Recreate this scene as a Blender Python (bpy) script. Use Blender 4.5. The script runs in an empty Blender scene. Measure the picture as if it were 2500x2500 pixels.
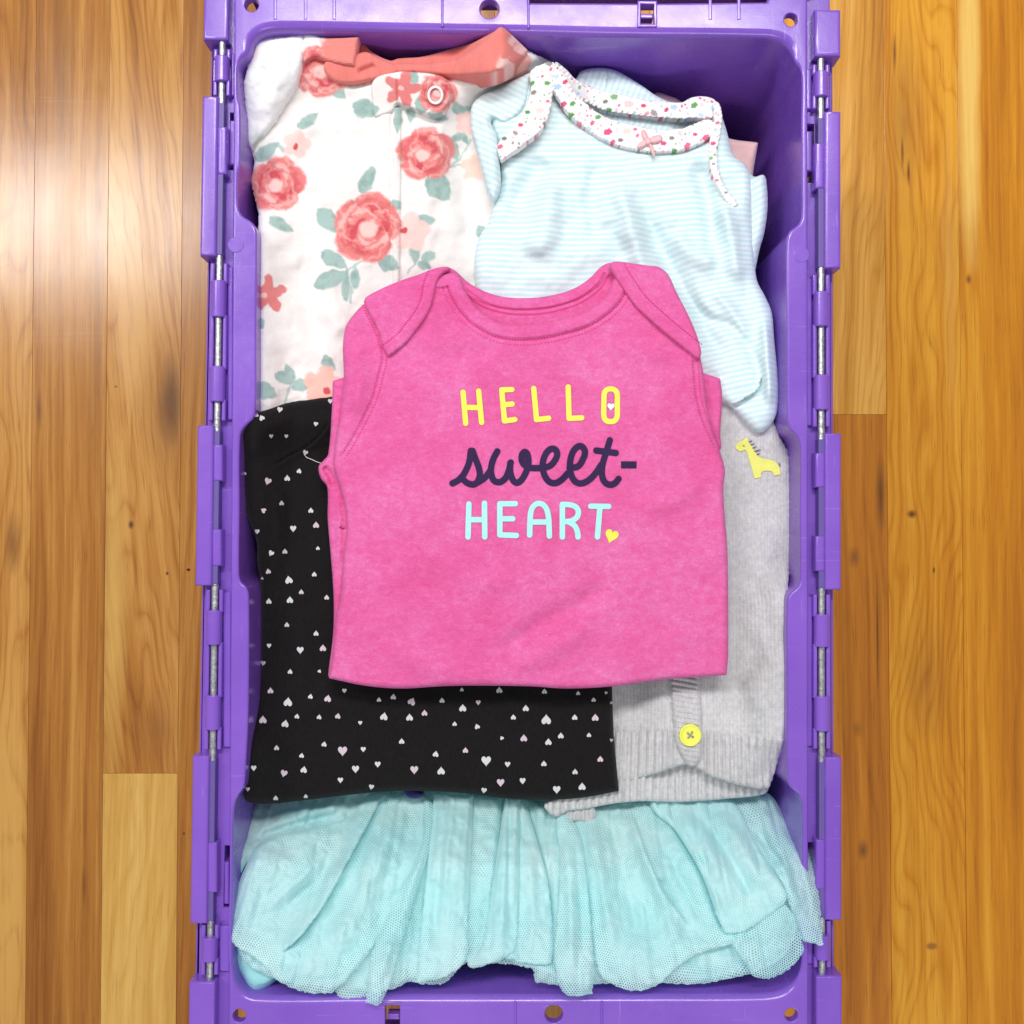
import bpy, math, random
import numpy as np
from mathutils import Vector
from mathutils.geometry import delaunay_2d_cdt

# ------------------------------------------------------------------ scene, camera, light
scn = bpy.context.scene
COL = scn.collection
RIM = 0.26                      # height of the crate's rim above the floor (m)
CAM_H, TILT, FOV = 0.95, math.radians(1.47), math.radians(49.7)
F = 1250 / math.tan(FOV / 2)    # focal length in photo pixels

cd = bpy.data.cameras.new("camera")
cd.sensor_fit = 'AUTO'
cd.angle = FOV
cd.clip_start, cd.clip_end = 0.01, 50
cam = bpy.data.objects.new("camera", cd)
cam.location = (0, 0, CAM_H)
cam.rotation_euler = (TILT, 0, 0)
COL.objects.link(cam)
scn.camera = cam

world = bpy.data.worlds.new("World")
scn.world = world
world.use_nodes = True
bg = world.node_tree.nodes["Background"]
bg.inputs[0].default_value = (0.93, 0.96, 1.0, 1)
bg.inputs[1].default_value = 0.35

def area(name, loc, sx, sy, power, col=(1, 1, 1)):      # faces straight down
    l = bpy.data.lights.new(name, 'AREA')
    l.shape = 'RECTANGLE'
    l.size, l.size_y = sx, sy
    l.energy = power
    l.color = col
    o = bpy.data.objects.new(name, l)
    o.location = loc
    COL.objects.link(o)
    return o

# rows of ceiling fluorescents: one up and to the left (it mirrors in the varnish), one over the far end
area("overhead_lamp", (-1.60, 0.98, 2.4), 1.3, 0.34, 31, (1.0, 0.98, 0.96))
area("overhead_lamp", (0.02, 1.22, 2.4), 1.25, 0.34, 42, (1.0, 0.98, 0.96))
area("overhead_lamp", (0.35, -2.25, 2.4), 1.25, 0.34, 30, (1.0, 0.98, 0.96))  # added fill lamp to brighten the near end, not a known fixture

scn.view_settings.view_transform = 'Standard'
scn.view_settings.look = 'None'
scn.view_settings.exposure = 0.06
scn.view_settings.gamma = 1.0
scn.cycles.transparent_max_bounces = 24
scn.cycles.max_bounces = 8

# ------------------------------------------------------------------ helpers
CT, ST = math.cos(TILT), math.sin(TILT)

def W(px, py, z):
    """photo pixel (2500 square) lying at height z -> world x, y"""
    u = (np.asarray(px, float) - 1250) / F
    v = (1250 - np.asarray(py, float)) / F
    dy = v * CT + ST
    dz = v * ST - CT
    t = (np.asarray(z, float) - CAM_H) / dz
    return u * t, dy * t

PX = (CAM_H - RIM) / F          # metres per photo pixel at the rim

def link(name, me, mat=None, parent=None):
    o = bpy.data.objects.new(name, me)
    COL.objects.link(o)
    if mat is not None:
        me.materials.append(mat)
    if parent is not None:
        o.parent = parent
    return o

def thing(name, label, cat, loc, group=None):
    o = bpy.data.objects.new(name, None)
    o.empty_display_size = 0.05
    COL.objects.link(o)
    o.location = loc
    o["label"] = label
    o["category"] = cat
    if group:
        o["group"] = group
    return o

def adopt(child, parent):
    """parent keeping the world place (things sit at loc, meshes are in world metres)"""
    child.parent = parent
    p = parent
    off = Vector((0, 0, 0))
    while p is not None:
        off += p.location
        p = p.parent
    child.location = child.location - off
    return child

def catmull(pts, closed=True, step=6.0):
    P = [np.array(p[:2], float) for p in pts]
    C = [len(p) > 2 and bool(p[2]) for p in pts]
    n = len(P)
    out = []
    segs = range(n) if closed else range(n - 1)
    for i in segs:
        a, b = P[i], P[(i + 1) % n]
        L = np.linalg.norm(b - a)
        if L < 1e-9:
            continue
        def tan(k, outgoing):
            if C[k] or (not closed and k in (0, n - 1)):
                return (b - a) / L
            v = P[(k + 1) % n] - P[(k - 1) % n]
            return v / max(np.linalg.norm(v), 1e-9)
        ta, tb = tan(i, True) * L, tan((i + 1) % n, False) * L
        m = max(1, int(math.ceil(L / step)))
        for k in range(m):
            t = k / m
            h00 = 2 * t**3 - 3 * t**2 + 1; h10 = t**3 - 2 * t**2 + t
            h01 = -2 * t**3 + 3 * t**2; h11 = t**3 - t**2
            out.append(h00 * a + h10 * ta + h01 * b + h11 * tb)
    if not closed:
        out.append(P[-1])
    return np.array(out)

def seg_dist(P, A, closed=False):
    """distance of points P (N,2) to polyline A (M,2)"""
    A = np.asarray(A, float)
    best = np.full(len(P), 1e18)
    m = len(A) if closed else len(A) - 1
    for i in range(m):
        a = A[i]; ab = A[(i + 1) % len(A)] - a
        q = ab @ ab
        ap0 = P[:, 0] - a[0]; ap1 = P[:, 1] - a[1]
        t = np.clip((ap0 * ab[0] + ap1 * ab[1]) / max(q, 1e-12), 0, 1)
        d = (ap0 - t * ab[0])**2 + (ap1 - t * ab[1])**2
        np.minimum(best, d, out=best)
    return np.sqrt(best)

def poly_in(P, A):
    A = np.asarray(A, float)
    ins = np.zeros(len(P), bool)
    x, y = P[:, 0], P[:, 1]
    for i in range(len(A)):
        x0, y0 = A[i]; x1, y1 = A[(i + 1) % len(A)]
        if y0 == y1:
            continue
        c = ((y0 > y) != (y1 > y)) & (x < (x1 - x0) * (y - y0) / (y1 - y0) + x0)
        ins ^= c
    return ins

def poly_sdf(P, A):
    d = seg_dist(P, A, True)
    return np.where(poly_in(P, A), d, -d)

class Noise:
    def __init__(s, seed, n=64):
        s.n = n
        s.g = np.random.RandomState(seed).rand(n, n) * 2 - 1
    def __call__(s, x, y):
        xi = np.floor(x).astype(int); yi = np.floor(y).astype(int)
        fx = x - xi; fy = y - yi
        fx = fx * fx * fx * (fx * (fx * 6 - 15) + 10); fy = fy * fy * fy * (fy * (fy * 6 - 15) + 10)
        n = s.n; g = s.g
        a = g[xi % n, yi % n]; b = g[(xi + 1) % n, yi % n]
        c = g[xi % n, (yi + 1) % n]; d = g[(xi + 1) % n, (yi + 1) % n]
        return (a * (1 - fx) + b * fx) * (1 - fy) + (c * (1 - fx) + d * fx) * fy
    def fbm(s, x, y, o=3):
        r = 0; a = 1.0
        for k in range(o):
            r = r + a * s(x * 2**k + 17.3 * k, y * 2**k + 5.1 * k); a *= 0.5
        return r

def sm(a, b, x):
    t = np.clip((x - a) / (b - a), 0, 1)
    return t * t * (3 - 2 * t)

def march(fn, bbox, h):
    """marching squares over fn>0; returns px verts (N,2) and faces"""
    x0, y0, x1, y1 = bbox
    nx = int(math.ceil((x1 - x0) / h)) + 1; ny = int(math.ceil((y1 - y0) / h)) + 1
    gx = x0 + np.arange(nx) * h; gy = y0 + np.arange(ny) * h
    X, Y = np.meshgrid(gx, gy)
    P = np.stack([X.ravel(), Y.ravel()], 1)
    V = fn(P).reshape(ny, nx)
    V = np.where(np.abs(V) < 1e-6, 1e-6, V)
    ins = V > 0
    idx = -np.ones((ny, nx), int)
    c00 = ins[:-1, :-1]; c10 = ins[:-1, 1:]; c11 = ins[1:, 1:]; c01 = ins[1:, :-1]
    s = c00.astype(int) + c10 + c11 + c01
    idx[ins] = np.arange(ins.sum())
    verts = [P.reshape(ny, nx, 2)[ins]]
    nv = int(ins.sum())
    faces = []
    fy, fx = np.where(s == 4)
    # photo y runs down, world y up: this order faces up
    faces = np.stack([idx[fy, fx], idx[fy + 1, fx], idx[fy + 1, fx + 1], idx[fy, fx + 1]], 1).tolist()
    extra = []; key = {}
    def cross(j0, i0, j1, i1):
        nonlocal nv
        k = (j0, i0, j1, i1) if (j0, i0) < (j1, i1) else (j1, i1, j0, i0)
        if k in key:
            return key[k]
        a, b = V[k[0], k[1]], V[k[2], k[3]]
        t = min(max(a / (a - b), 0.03), 0.97)
        extra.append((gx[k[1]] + (gx[k[3]] - gx[k[1]]) * t, gy[k[0]] + (gy[k[2]] - gy[k[0]]) * t))
        key[k] = nv; nv += 1
        return key[k]
    my, mx = np.where((s > 0) & (s < 4))
    for j, i in zip(my.tolist(), mx.tolist()):
        ring = [(j, i), (j + 1, i), (j + 1, i + 1), (j, i + 1)]
        f = []
        for q in range(4):
            a = ring[q]; b = ring[(q + 1) % 4]
            if ins[a]:
                f.append(int(idx[a]))
            if ins[a] != ins[b]:
                f.append(cross(a[0], a[1], b[0], b[1]))
        if len(f) >= 3:
            faces.append(f)
    if extra:
        verts.append(np.array(extra))
    return np.concatenate(verts), faces

def boundary(faces):
    D = {}
    for f in faces:
        n = len(f)
        for k in range(n):
            D[(f[k], f[(k + 1) % n])] = 1
    return [e for e in D if (e[1], e[0]) not in D]

def mesh_from(name, co, faces, smooth=True):
    me = bpy.data.meshes.new(name)
    me.from_pydata(co.tolist() if hasattr(co, 'tolist') else co, [], faces)
    me.update()
    if smooth:
        me.polygons.foreach_set("use_smooth", np.ones(len(me.polygons), bool))
    return me

class Sheet:
    """one layer of cloth: an outline in the photo, a height at every point, a rolled edge"""
    def __init__(s, outline, z, r=14, rz=0.0035, folds=(), noise=0.0, nscale=60, seed=1, raw=False, extra=None, step=6.0, fk=1.0, rough=0.0, rs=7.0, hem=False):
        s.hem = hem; s.rough, s.rs = rough, rs
        s.A = np.array([p[:2] for p in outline], float) if raw else catmull(outline, True, step)
        s.zb, s.r, s.rz, s.folds, s.extra, s.fk = z, r, rz, folds, extra, fk
        s.noise, s.ns, s.N = noise, nscale, Noise(seed)
        s.cut = None
    def d(s, P):
        v = poly_sdf(P, s.A)
        if s.rough:
            k = sm(2120, 2260, P[:, 1]) if s.hem else 1.0
            v = v + k * s.rough * s.N.fbm(P[:, 0] / s.rs + 7.7, P[:, 1] / s.rs + 3.1, 2)
        return v
    def z(s, P, d=None):
        if d is None:
            d = s.d(P)
        x, y = P[:, 0], P[:, 1]
        z = (s.zb(x, y) if callable(s.zb) else np.full(len(P), float(s.zb)))
        t = np.clip(1 - d / s.r, 0, 1)
        z = z - s.rz * (1 - np.sqrt(np.maximum(1 - t * t, 0)))
        for f in s.folds:
            z = z + s.fk * fold(f, P)
        if s.noise:
            z = z + s.noise * s.N.fbm(x / s.ns, y / s.ns, 3) * np.clip(d / (s.r * 1.2), 0, 1)
        if s.extra is not None:
            z = z + s.extra(x, y, d)
        return z
    def build(s, name, mat, parent, h=3.5, drop=0.012, col=None, attrs=None, lift=0.0):
        bb = (s.A[:, 0].min() - h, s.A[:, 1].min() - h, s.A[:, 0].max() + h, s.A[:, 1].max() + h)
        P, faces = march(s.d, bb, h)
        d = np.maximum(s.d(P), 0)
        z = s.z(P, d) + lift
        if drop:
            be = boundary(faces)
            bv = sorted({v for e in be for v in e})
            m = {v: len(P) + i for i, v in enumerate(bv)}
            m2 = {v: len(P) + len(bv) + i for i, v in enumerate(bv)}
            Pb = P[bv]
            P2 = np.concatenate([P, Pb, Pb]); 
            x, y = W(P[:, 0], P[:, 1], z)
            co = np.stack([x, y, z], 1)
            lo = co[bv].copy(); lo[:, 2] -= drop * 0.3
            lo2 = co[bv].copy(); lo2[:, 2] -= drop
            c = co[:, :2].mean(0)
            lo2[:, :2] += (c - lo2[:, :2]) * 0.004
            co = np.concatenate([co, lo, lo2])
            faces = faces + [[b, a, m[a], m[b]] for a, b in be] + [[m[b], m[a], m2[a], m2[b]] for a, b in be]
            d = np.concatenate([d, d[bv], d[bv]]); zz = np.concatenate([z, z[bv], z[bv]])
        else:
            x, y = W(P[:, 0], P[:, 1], z)
            co = np.stack([x, y, z], 1); P2 = P; zz = z
        me = mesh_from(name, co, faces)
        if col is not None:
            c = col(P2[:, 0], P2[:, 1])
            ca = me.color_attributes.new("Col", 'FLOAT_COLOR', 'POINT')
            buf = np.ones((len(P2), 4), np.float32); buf[:, :3] = c
            ca.data.foreach_set("color", buf.ravel())
        for k, fn in (attrs or {}).items():
            v = np.asarray(fn(P2[:, 0], P2[:, 1], d, zz), np.float32)
            if v.ndim == 2:
                at = me.attributes.new(k, 'FLOAT_VECTOR', 'POINT'); at.data.foreach_set("vector", v.ravel())
            else:
                at = me.attributes.new(k, 'FLOAT', 'POINT'); at.data.foreach_set("value", v)
        o = link(name, me, mat)
        if parent is not None:
            adopt(o, parent)
        return o

def fold(f, P):
    """('r', points, width, amp) a rounded ridge; ('s', points, width, amp) a step: amp higher on the left of travel"""
    k, pts, w, a = f[:4]
    A = catmull(pts, False, 12)
    L = np.concatenate([[0], np.cumsum(np.linalg.norm(np.diff(A, axis=0), axis=1))])
    best = np.full(len(P), 1e18); par = np.zeros(len(P)); sg = np.zeros(len(P))
    for i in range(len(A) - 1):
        a0 = A[i]; ab = A[i + 1] - a0; q = max(ab @ ab, 1e-12)
        x = P[:, 0] - a0[0]; y = P[:, 1] - a0[1]
        t = np.clip((x * ab[0] + y * ab[1]) / q, 0, 1)
        dx = x - t * ab[0]; dy = y - t * ab[1]
        dd = dx * dx + dy * dy
        u = dd < best
        best = np.where(u, dd, best)
        par = np.where(u, (L[i] + t * math.sqrt(q)) / L[-1], par)
        sg = np.where(u, np.sign(ab[0] * y - ab[1] * x), sg)
    d = np.sqrt(best)
    tp = 0.22 if len(f) < 5 else f[4]
    tap = (sm(0, tp, par) * sm(0, tp, 1 - par)) if tp > 0 else 1.0
    if k == 'r':
        return a * np.exp(-(d / w)**2) * tap
    # asymmetric crease: sharp on one side, easing off on the other
    return a * np.where(sg > 0, np.exp(-(d / w)**2), -np.exp(-(d / (w * 0.45))**2) * 0.6) * tap

def decal(name, fn, bbox, h, sheet, off, mat, parent):
    P, faces = march(fn, bbox, h)
    z = sheet.z(P) + off
    x, y = W(P[:, 0], P[:, 1], z)
    o = link(name, mesh_from(name, np.stack([x, y, z], 1), faces), mat)
    if parent is not None:
        adopt(o, parent)
    return o

def strokes(lines, w, smooth=True):
    L = [(catmull(l, False, 1.5) if smooth and len(l) > 2 else np.array(l, float)) for l in lines]
    def fn(P):
        d = np.full(len(P), 1e9)
        for l in L:
            d = np.minimum(d, seg_dist(P, l))
        return w - d
    bb = np.concatenate(L)
    return fn, (bb[:, 0].min() - w - 2, bb[:, 1].min() - w - 2, bb[:, 0].max() + w + 2, bb[:, 1].max() + w + 2)

def heart_poly(cx, cy, s, rot, n=22, sq=1.0):
    t = np.linspace(0, 2 * math.pi, n, endpoint=False)
    x = np.sin(t)**3 * 0.9
    y = -(13 * np.cos(t) - 5 * np.cos(2 * t) - 2 * np.cos(3 * t) - np.cos(4 * t)) / 15.0 * sq
    a = math.radians(rot)
    return np.stack([cx + s * (x * math.cos(a) - y * math.sin(a)), cy + s * (x * math.sin(a) + y * math.cos(a))], 1)

def stitch_line(pts, dash, gap, wid, sheet, off, mat, name, parent, slant=0.0, thick=0.00025):
    """a row of short raised stitches following a line on a sheet"""
    A = catmull(pts, False, 3)
    L = np.concatenate([[0], np.cumsum(np.linalg.norm(np.diff(A, axis=0), axis=1))])
    q = []; s = 0
    while s + dash < L[-1]:
        a = np.array([np.interp(s, L, A[:, 0]), np.interp(s, L, A[:, 1])])
        b = np.array([np.interp(s + dash, L, A[:, 0]), np.interp(s + dash, L, A[:, 1])])
        t = (b - a) / np.linalg.norm(b - a); n = np.array([-t[1], t[0]])
        b = b + n * slant; a = a - n * slant
        q += [a - n * wid, b - n * wid, b + n * wid, a + n * wid]
        s += dash + gap
    P = np.array(q)
    z = sheet.z(P) + off
    x, y = W(P[:, 0], P[:, 1], z)
    top = np.stack([x, y, z], 1)
    bot = top.copy(); bot[:, 2] -= thick + off
    n = len(P); co = np.concatenate([top, bot]); faces = []
    for k in range(0, n, 4):
        faces.append([k, k + 3, k + 2, k + 1])
        for e in range(4):
            a, b = k + e, k + (e + 1) % 4
            faces.append([a, b, b + n, a + n])
    o = link(name, mesh_from(name, co, faces, False), mat)
    adopt(o, parent)
    return o

# ---- hard parts: prisms with rolled edges, all in world metres
def area2(A):
    x, y = A[:, 0], A[:, 1]
    return 0.5 * np.sum(x * np.roll(y, -1) - np.roll(x, -1) * y)

def offset(A, d):
    """move a CCW loop inwards by d"""
    e = np.roll(A, -1, 0) - A
    e /= np.maximum(np.linalg.norm(e, axis=1, keepdims=True), 1e-12)
    n = np.stack([-e[:, 1], e[:, 0]], 1)
    n0 = np.roll(n, 1, 0)
    m = n + n0
    l = np.maximum(np.sum(m * m, 1, keepdims=True), 0.35)
    d = np.asarray(d, float)
    return A + 2 * m / l * (d[:, None] if d.ndim else d)

class Solid:
    def __init__(s):
        s.co = []; s.f = []
    def ring(s, A, z):
        k = len(s.co)
        s.co += [(p[0], p[1], z) for p in A]
        return list(range(k, k + len(A)))
    def band(s, r0, r1):
        n = len(r0)
        for i in range(n):
            j = (i + 1) % n
            s.f.append([r0[i], r0[j], r1[j], r1[i]])
    def cap(s, rings, up=True):
        """fill the first loop, leaving the others open"""
        flat = [i for r in rings for i in r]
        z = s.co[rings[0][0]][2]
        P = np.array([s.co[i][:2] for i in flat])
        c0 = P.mean(0)
        V = [Vector(((p[0] - c0[0]) * 100, (p[1] - c0[1]) * 100)) for p in P]
        E = []; k = 0; L = []
        for r in rings:
            n = len(r); E += [(k + q, k + (q + 1) % n) for q in range(n)]
            L.append(P[k:k + n]); k += n
        ov, oe, of, vo, _, _ = delaunay_2d_cdt(V, E, [], 0, 1e-7)
        ids = []
        for q, v in enumerate(ov):
            if vo[q]: ids.append(flat[vo[q][0]])
            else:
                s.co.append((v[0] / 100 + c0[0], v[1] / 100 + c0[1], z)); ids.append(len(s.co) - 1)
        T = [t for t in of if len(t) == 3]
        C = np.array([[sum(ov[q][0] for q in t) / 300 + c0[0], sum(ov[q][1] for q in t) / 300 + c0[1]] for t in T])
        ok = poly_in(C, L[0])
        for h in L[1:]:
            ok &= ~poly_in(C, h)
        for t, g in zip(T, ok):
            if not g: continue
            a, b, c = (ids[q] for q in t)
            A, B, D = s.co[a], s.co[b], s.co[c]
            q = (B[0] - A[0]) * (D[1] - A[1]) - (D[0] - A[0]) * (B[1] - A[1])
            if a == b or b == c or a == c: continue
            s.f.append([a, b, c] if (q > 0) == up else [a, c, b])
    def prism(s, A, z0, z1, r=0.0015, holes=(), seg=4, bottom=True, hr=0.0006):
        A = np.asarray(A, float)
        if area2(A) < 0:
            A = A[::-1]
        low = s.ring(A, z0)
        prev = s.ring(A, z1 - r); s.band(low, prev)
        for k in range(1, seg + 1):
            a = k / seg * math.pi / 2
            nx = s.ring(offset(A, r * (1 - math.cos(a))), z1 - r + r * math.sin(a))
            s.band(prev, nx); prev = nx
        tops = [prev]; lows = [low]
        for H in holes:
            H = np.asarray(H, float)
            if area2(H) > 0:
                H = H[::-1]
            hl = s.ring(H, z0); hp = s.ring(H, z1 - hr); s.band(hl, hp)
            for k in range(1, 3):
                a = k / 2 * math.pi / 2
                nx = s.ring(offset(H, hr * (1 - math.cos(a))), z1 - hr + hr * math.sin(a))
                s.band(hp, nx); hp = nx
            tops.append(hp); lows.append(hl)
        s.cap(tops, True)
        if bottom:
            s.cap(lows, False)
        return s
    def cyl(s, p0, p1, r, n=14, cap=True):
        p0, p1 = Vector(p0), Vector(p1)
        ax = (p1 - p0).normalized()
        u = ax.orthogonal().normalized(); v = ax.cross(u)
        rings = []
        prof = [(0, 0.88), (0.06, 1.0), (0.94, 1.0), (1, 0.88)] if cap else [(0, 1), (1, 1)]
        Lg = (p1 - p0).length
        if cap:
            e = min(r * 0.16, Lg * 0.2) / Lg
            prof = [(0, 0.86), (e * 0.4, 0.96), (e, 1.0), (1 - e, 1.0), (1 - e * 0.4, 0.96), (1, 0.86)]
        for t, k in prof:
            c = p0.lerp(p1, t); st = len(s.co)
            for i in range(n):
                a = 2 * math.pi * i / n
                q = c + (u * math.cos(a) + v * math.sin(a)) * r * k
                s.co.append(tuple(q))
            rings.append(list(range(st, st + n)))
        for a, b in zip(rings, rings[1:]):
            s.band(a, b)
        s.f.append(rings[0][::-1]); s.f.append(rings[-1])
        return s
    def build(s, name, mat, parent=None, ang=40):
        me = mesh_from(name, np.array(s.co), s.f)
        me.set_sharp_from_angle(angle=math.radians(ang))
        o = link(name, me, mat)
        m = o.modifiers.new("wn", 'WEIGHTED_NORMAL'); m.keep_sharp = True; m.weight = 80
        if parent is not None:
            adopt(o, parent)
        return o

def wpoly(pts, z=RIM, smooth=False, step=8):
    A = catmull(pts, True, step) if smooth else np.array([p[:2] for p in pts], float)
    x, y = W(A[:, 0], A[:, 1], z)
    return np.stack([x, y], 1)

def wrect(x0, x1, y0, y1, z=RIM):
    return wpoly([(x0, y0), (x0, y1), (x1, y1), (x1, y0)], z)

# ------------------------------------------------------------------ materials
def srgb(r, g, b):
    return tuple(((c / 255) / 12.92 if c <= 10 else (((c / 255) + 0.055) / 1.055)**2.4) for c in (r, g, b))

class NT:
    def __init__(s, name):
        s.m = bpy.data.materials.new(name); s.m.use_nodes = True
        s.t = s.m.node_tree; s.b = s.t.nodes["Principled BSDF"]
    def n(s, typ, **kw):
        q = s.t.nodes.new(typ)
        for k, v in kw.items():
            setattr(q, k, v)
        return q
    def l(s, a, b):
        s.t.links.new(a, b)
    def val(s, sock, v):
        if hasattr(v, 'is_linked') or hasattr(v, 'links'):
            s.l(v, sock)
        else:
            sock.default_value = v
    def math(s, op, a, b=None, c=None, clamp=False):
        q = s.n('ShaderNodeMath', operation=op); q.use_clamp = clamp
        s.val(q.inputs[0], a)
        if b is not None: s.val(q.inputs[1], b)
        if c is not None: s.val(q.inputs[2], c)
        return q.outputs[0]
    def pos(s):
        return s.n('ShaderNodeTexCoord').outputs['Object']
    def mapping(s, v, scale=(1, 1, 1), loc=(0, 0, 0), rot=(0, 0, 0)):
        q = s.n('ShaderNodeMapping')
        s.l(v, q.inputs[0]); q.inputs['Scale'].default_value = scale
        q.inputs['Location'].default_value = loc; q.inputs['Rotation'].default_value = rot
        return q.outputs[0]
    def noise(s, v, scale=1.0, detail=2.0, rough=0.5, dist=0.0):
        q = s.n('ShaderNodeTexNoise')
        s.l(v, q.inputs['Vector']); q.inputs['Scale'].default_value = scale
        q.inputs['Detail'].default_value = detail; q.inputs['Roughness'].default_value = rough
        q.inputs['Distortion'].default_value = dist
        return q.outputs['Fac']
    def ramp(s, f, stops, interp='LINEAR'):
        q = s.n('ShaderNodeValToRGB'); s.l(f, q.inputs[0])
        cr = q.color_ramp; cr.interpolation = interp
        while len(cr.elements) < len(stops):
            cr.elements.new(0.5)
        for e, (p, c) in zip(cr.elements, stops):
            e.position = p; e.color = (c[0], c[1], c[2], 1) if not isinstance(c, (int, float)) else (c, c, c, 1)
        return q.outputs[0]
    def mix(s, f, a, b, blend='MIX'):
        q = s.n('ShaderNodeMix', data_type='RGBA', blend_type=blend)
        s.val(q.inputs['Factor'], f)
        for sock, v in ((q.inputs[6], a), (q.inputs[7], b)):
            if isinstance(v, tuple): sock.default_value = (v[0], v[1], v[2], 1)
            else: s.l(v, sock)
        return q.outputs[2]
    def bump(s, h, strength=0.3, dist=0.001, prev=None):
        q = s.n('ShaderNodeBump'); s.l(h, q.inputs['Height'])
        q.inputs['Strength'].default_value = strength; q.inputs['Distance'].default_value = dist
        if prev is not None: s.l(prev, q.inputs['Normal'])
        return q.outputs[0]
    def attr(s, name):
        return s.n('ShaderNodeAttribute', attribute_name=name)
    def out(s, col=None, rough=None, normal=None, **kw):
        if col is not None:
            if isinstance(col, tuple): s.b.inputs['Base Color'].default_value = (*col, 1)
            else: s.l(col, s.b.inputs['Base Color'])
        if rough is not None: s.val(s.b.inputs['Roughness'], rough)
        if normal is not None: s.l(normal, s.b.inputs['Normal'])
        for k, v in kw.items():
            s.val(s.b.inputs[k.replace('_', ' ')], v)
        return s.m

def m_plastic():
    t = NT("purple_plastic"); p = t.pos()
    big = t.noise(p, 14, 3, 0.6)
    col = t.ramp(big, [(0.3, (0.195, 0.080, 0.50)), (0.7, (0.245, 0.105, 0.58))])
    sc1 = t.ramp(t.noise(t.mapping(p, (14, 420, 40), rot=(0, 0, 0.5)), 1, 3, 0.75), [(0.66, 0.0), (0.70, 1.0)])
    sc2 = t.ramp(t.noise(t.mapping(p, (380, 18, 40), rot=(0, 0, 0.25)), 1, 3, 0.75), [(0.67, 0.0), (0.70, 1.0)])
    col = t.mix(t.math('MULTIPLY', t.math('MAXIMUM', sc1, sc2), 0.30), col, (0.42, 0.28, 0.78))
    dust = t.ramp(t.noise(p, 1500, 2, 0.6), [(0.72, 0.0), (0.78, 1.0)])
    col = t.mix(t.math('MULTIPLY', dust, 0.25), col, (0.5, 0.42, 0.75))
    fine = t.noise(p, 900, 2, 0.5)
    scr = t.noise(t.mapping(p, (60, 700, 60), rot=(0, 0, 0.6)), 1, 2, 0.6)
    rough = t.ramp(t.noise(p, 45, 4, 0.7), [(0.3, 0.18), (0.7, 0.33)])
    n = t.bump(fine, 0.12, 0.0003)
    n = t.bump(t.noise(p, 35, 2, 0.5), 0.12, 0.002, n)
    return t.out(col, rough, n, Specular_IOR_Level=0.5, Coat_Weight=0.15, Coat_Roughness=0.10)

def m_metal():
    t = NT("galvanised_steel"); p = t.pos()
    col = t.ramp(t.noise(p, 420, 3, 0.7), [(0.3, (0.30, 0.30, 0.31)), (0.7, (0.75, 0.75, 0.76))])
    n = t.bump(t.noise(p, 600, 3, 0.7), 0.5, 0.0006)
    return t.out(col, 0.38, n, Metallic=0.85)

def weave(t, p, sx, sy, amt=0.35, dist=0.0005, nz=900):
    """knit relief: fine columns crossed by courses, broken up with fuzz"""
    m = t.mapping(p, (sx, sy, 1))
    w = t.n('ShaderNodeTexWave', wave_type='BANDS', bands_direction='X', wave_profile='SIN')
    t.l(m, w.inputs['Vector']); w.inputs['Scale'].default_value = 1.0; w.inputs['Distortion'].default_value = 1.2
    w.inputs['Detail'].default_value = 1.0
    fz = t.noise(p, nz, 3, 0.7)
    h = t.math('ADD', t.math('MULTIPLY', w.outputs['Fac'], 0.6), t.math('MULTIPLY', fz, 0.8))
    return t.bump(h, amt, dist)

def m_pink(k=1.0, name="pink_heather_jersey"):
    t = NT(name); p = t.pos()
    c = t.noise(t.mapping(p, (24, 30, 1)), 1, 3, 0.55, 0.5)
    a = t.noise(t.mapping(p, (190, 300, 1)), 1, 4, 0.7, 0.6)
    b = t.noise(t.mapping(p, (700, 1300, 1)), 1, 3, 0.75)
    f = t.math('ADD', t.math('MULTIPLY', c, 0.30), t.math('ADD', t.math('MULTIPLY', a, 0.34), t.math('MULTIPLY', b, 0.36)))
    col = t.ramp(f, [(0.37, (0.71 * k, 0.085 * k, 0.275 * k)), (0.50, (0.755 * k, 0.130 * k, 0.370 * k)), (0.60, (0.79 * k, 0.195 * k, 0.460 * k)), (0.70, (0.84 * k, 0.34 * k, 0.62 * k))])
    n = weave(t, p, 1050, 300, 0.4, 0.0004, 1300)
    return t.out(col, 0.92, n, Sheen_Weight=0.06, Sheen_Roughness=0.5, Specular_IOR_Level=0.10)

def m_flat(name, c, rough=0.85, bumpy=0.2, spec=0.2, sheen=0.1):
    t = NT(name); p = t.pos()
    v = t.noise(p, 260, 3, 0.6)
    col = t.mix(v, tuple(x * 0.9 for x in c), tuple(min(1, x * 1.08) for x in c))
    n = t.bump(t.noise(p, 1100, 3, 0.6), bumpy, 0.0004)
    return t.out(col, rough, n, Specular_IOR_Level=spec, Sheen_Weight=sheen)

def m_vcol(name, rough=0.95, fuzz=0.35, sheen=0.25, nz=700):
    t = NT(name); p = t.pos()
    c = t.attr("Col").outputs['Color']
    v = t.ramp(t.noise(p, nz * 1.3, 3, 0.7), [(0.3, 0.93), (0.7, 1.0)])
    col = t.mix(1.0, c, v, 'MULTIPLY')
    n = t.bump(t.noise(p, nz, 4, 0.75), fuzz, 0.0007)
    return t.out(col, rough, n, Sheen_Weight=sheen, Sheen_Roughness=0.6, Specular_IOR_Level=0.12)

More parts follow.
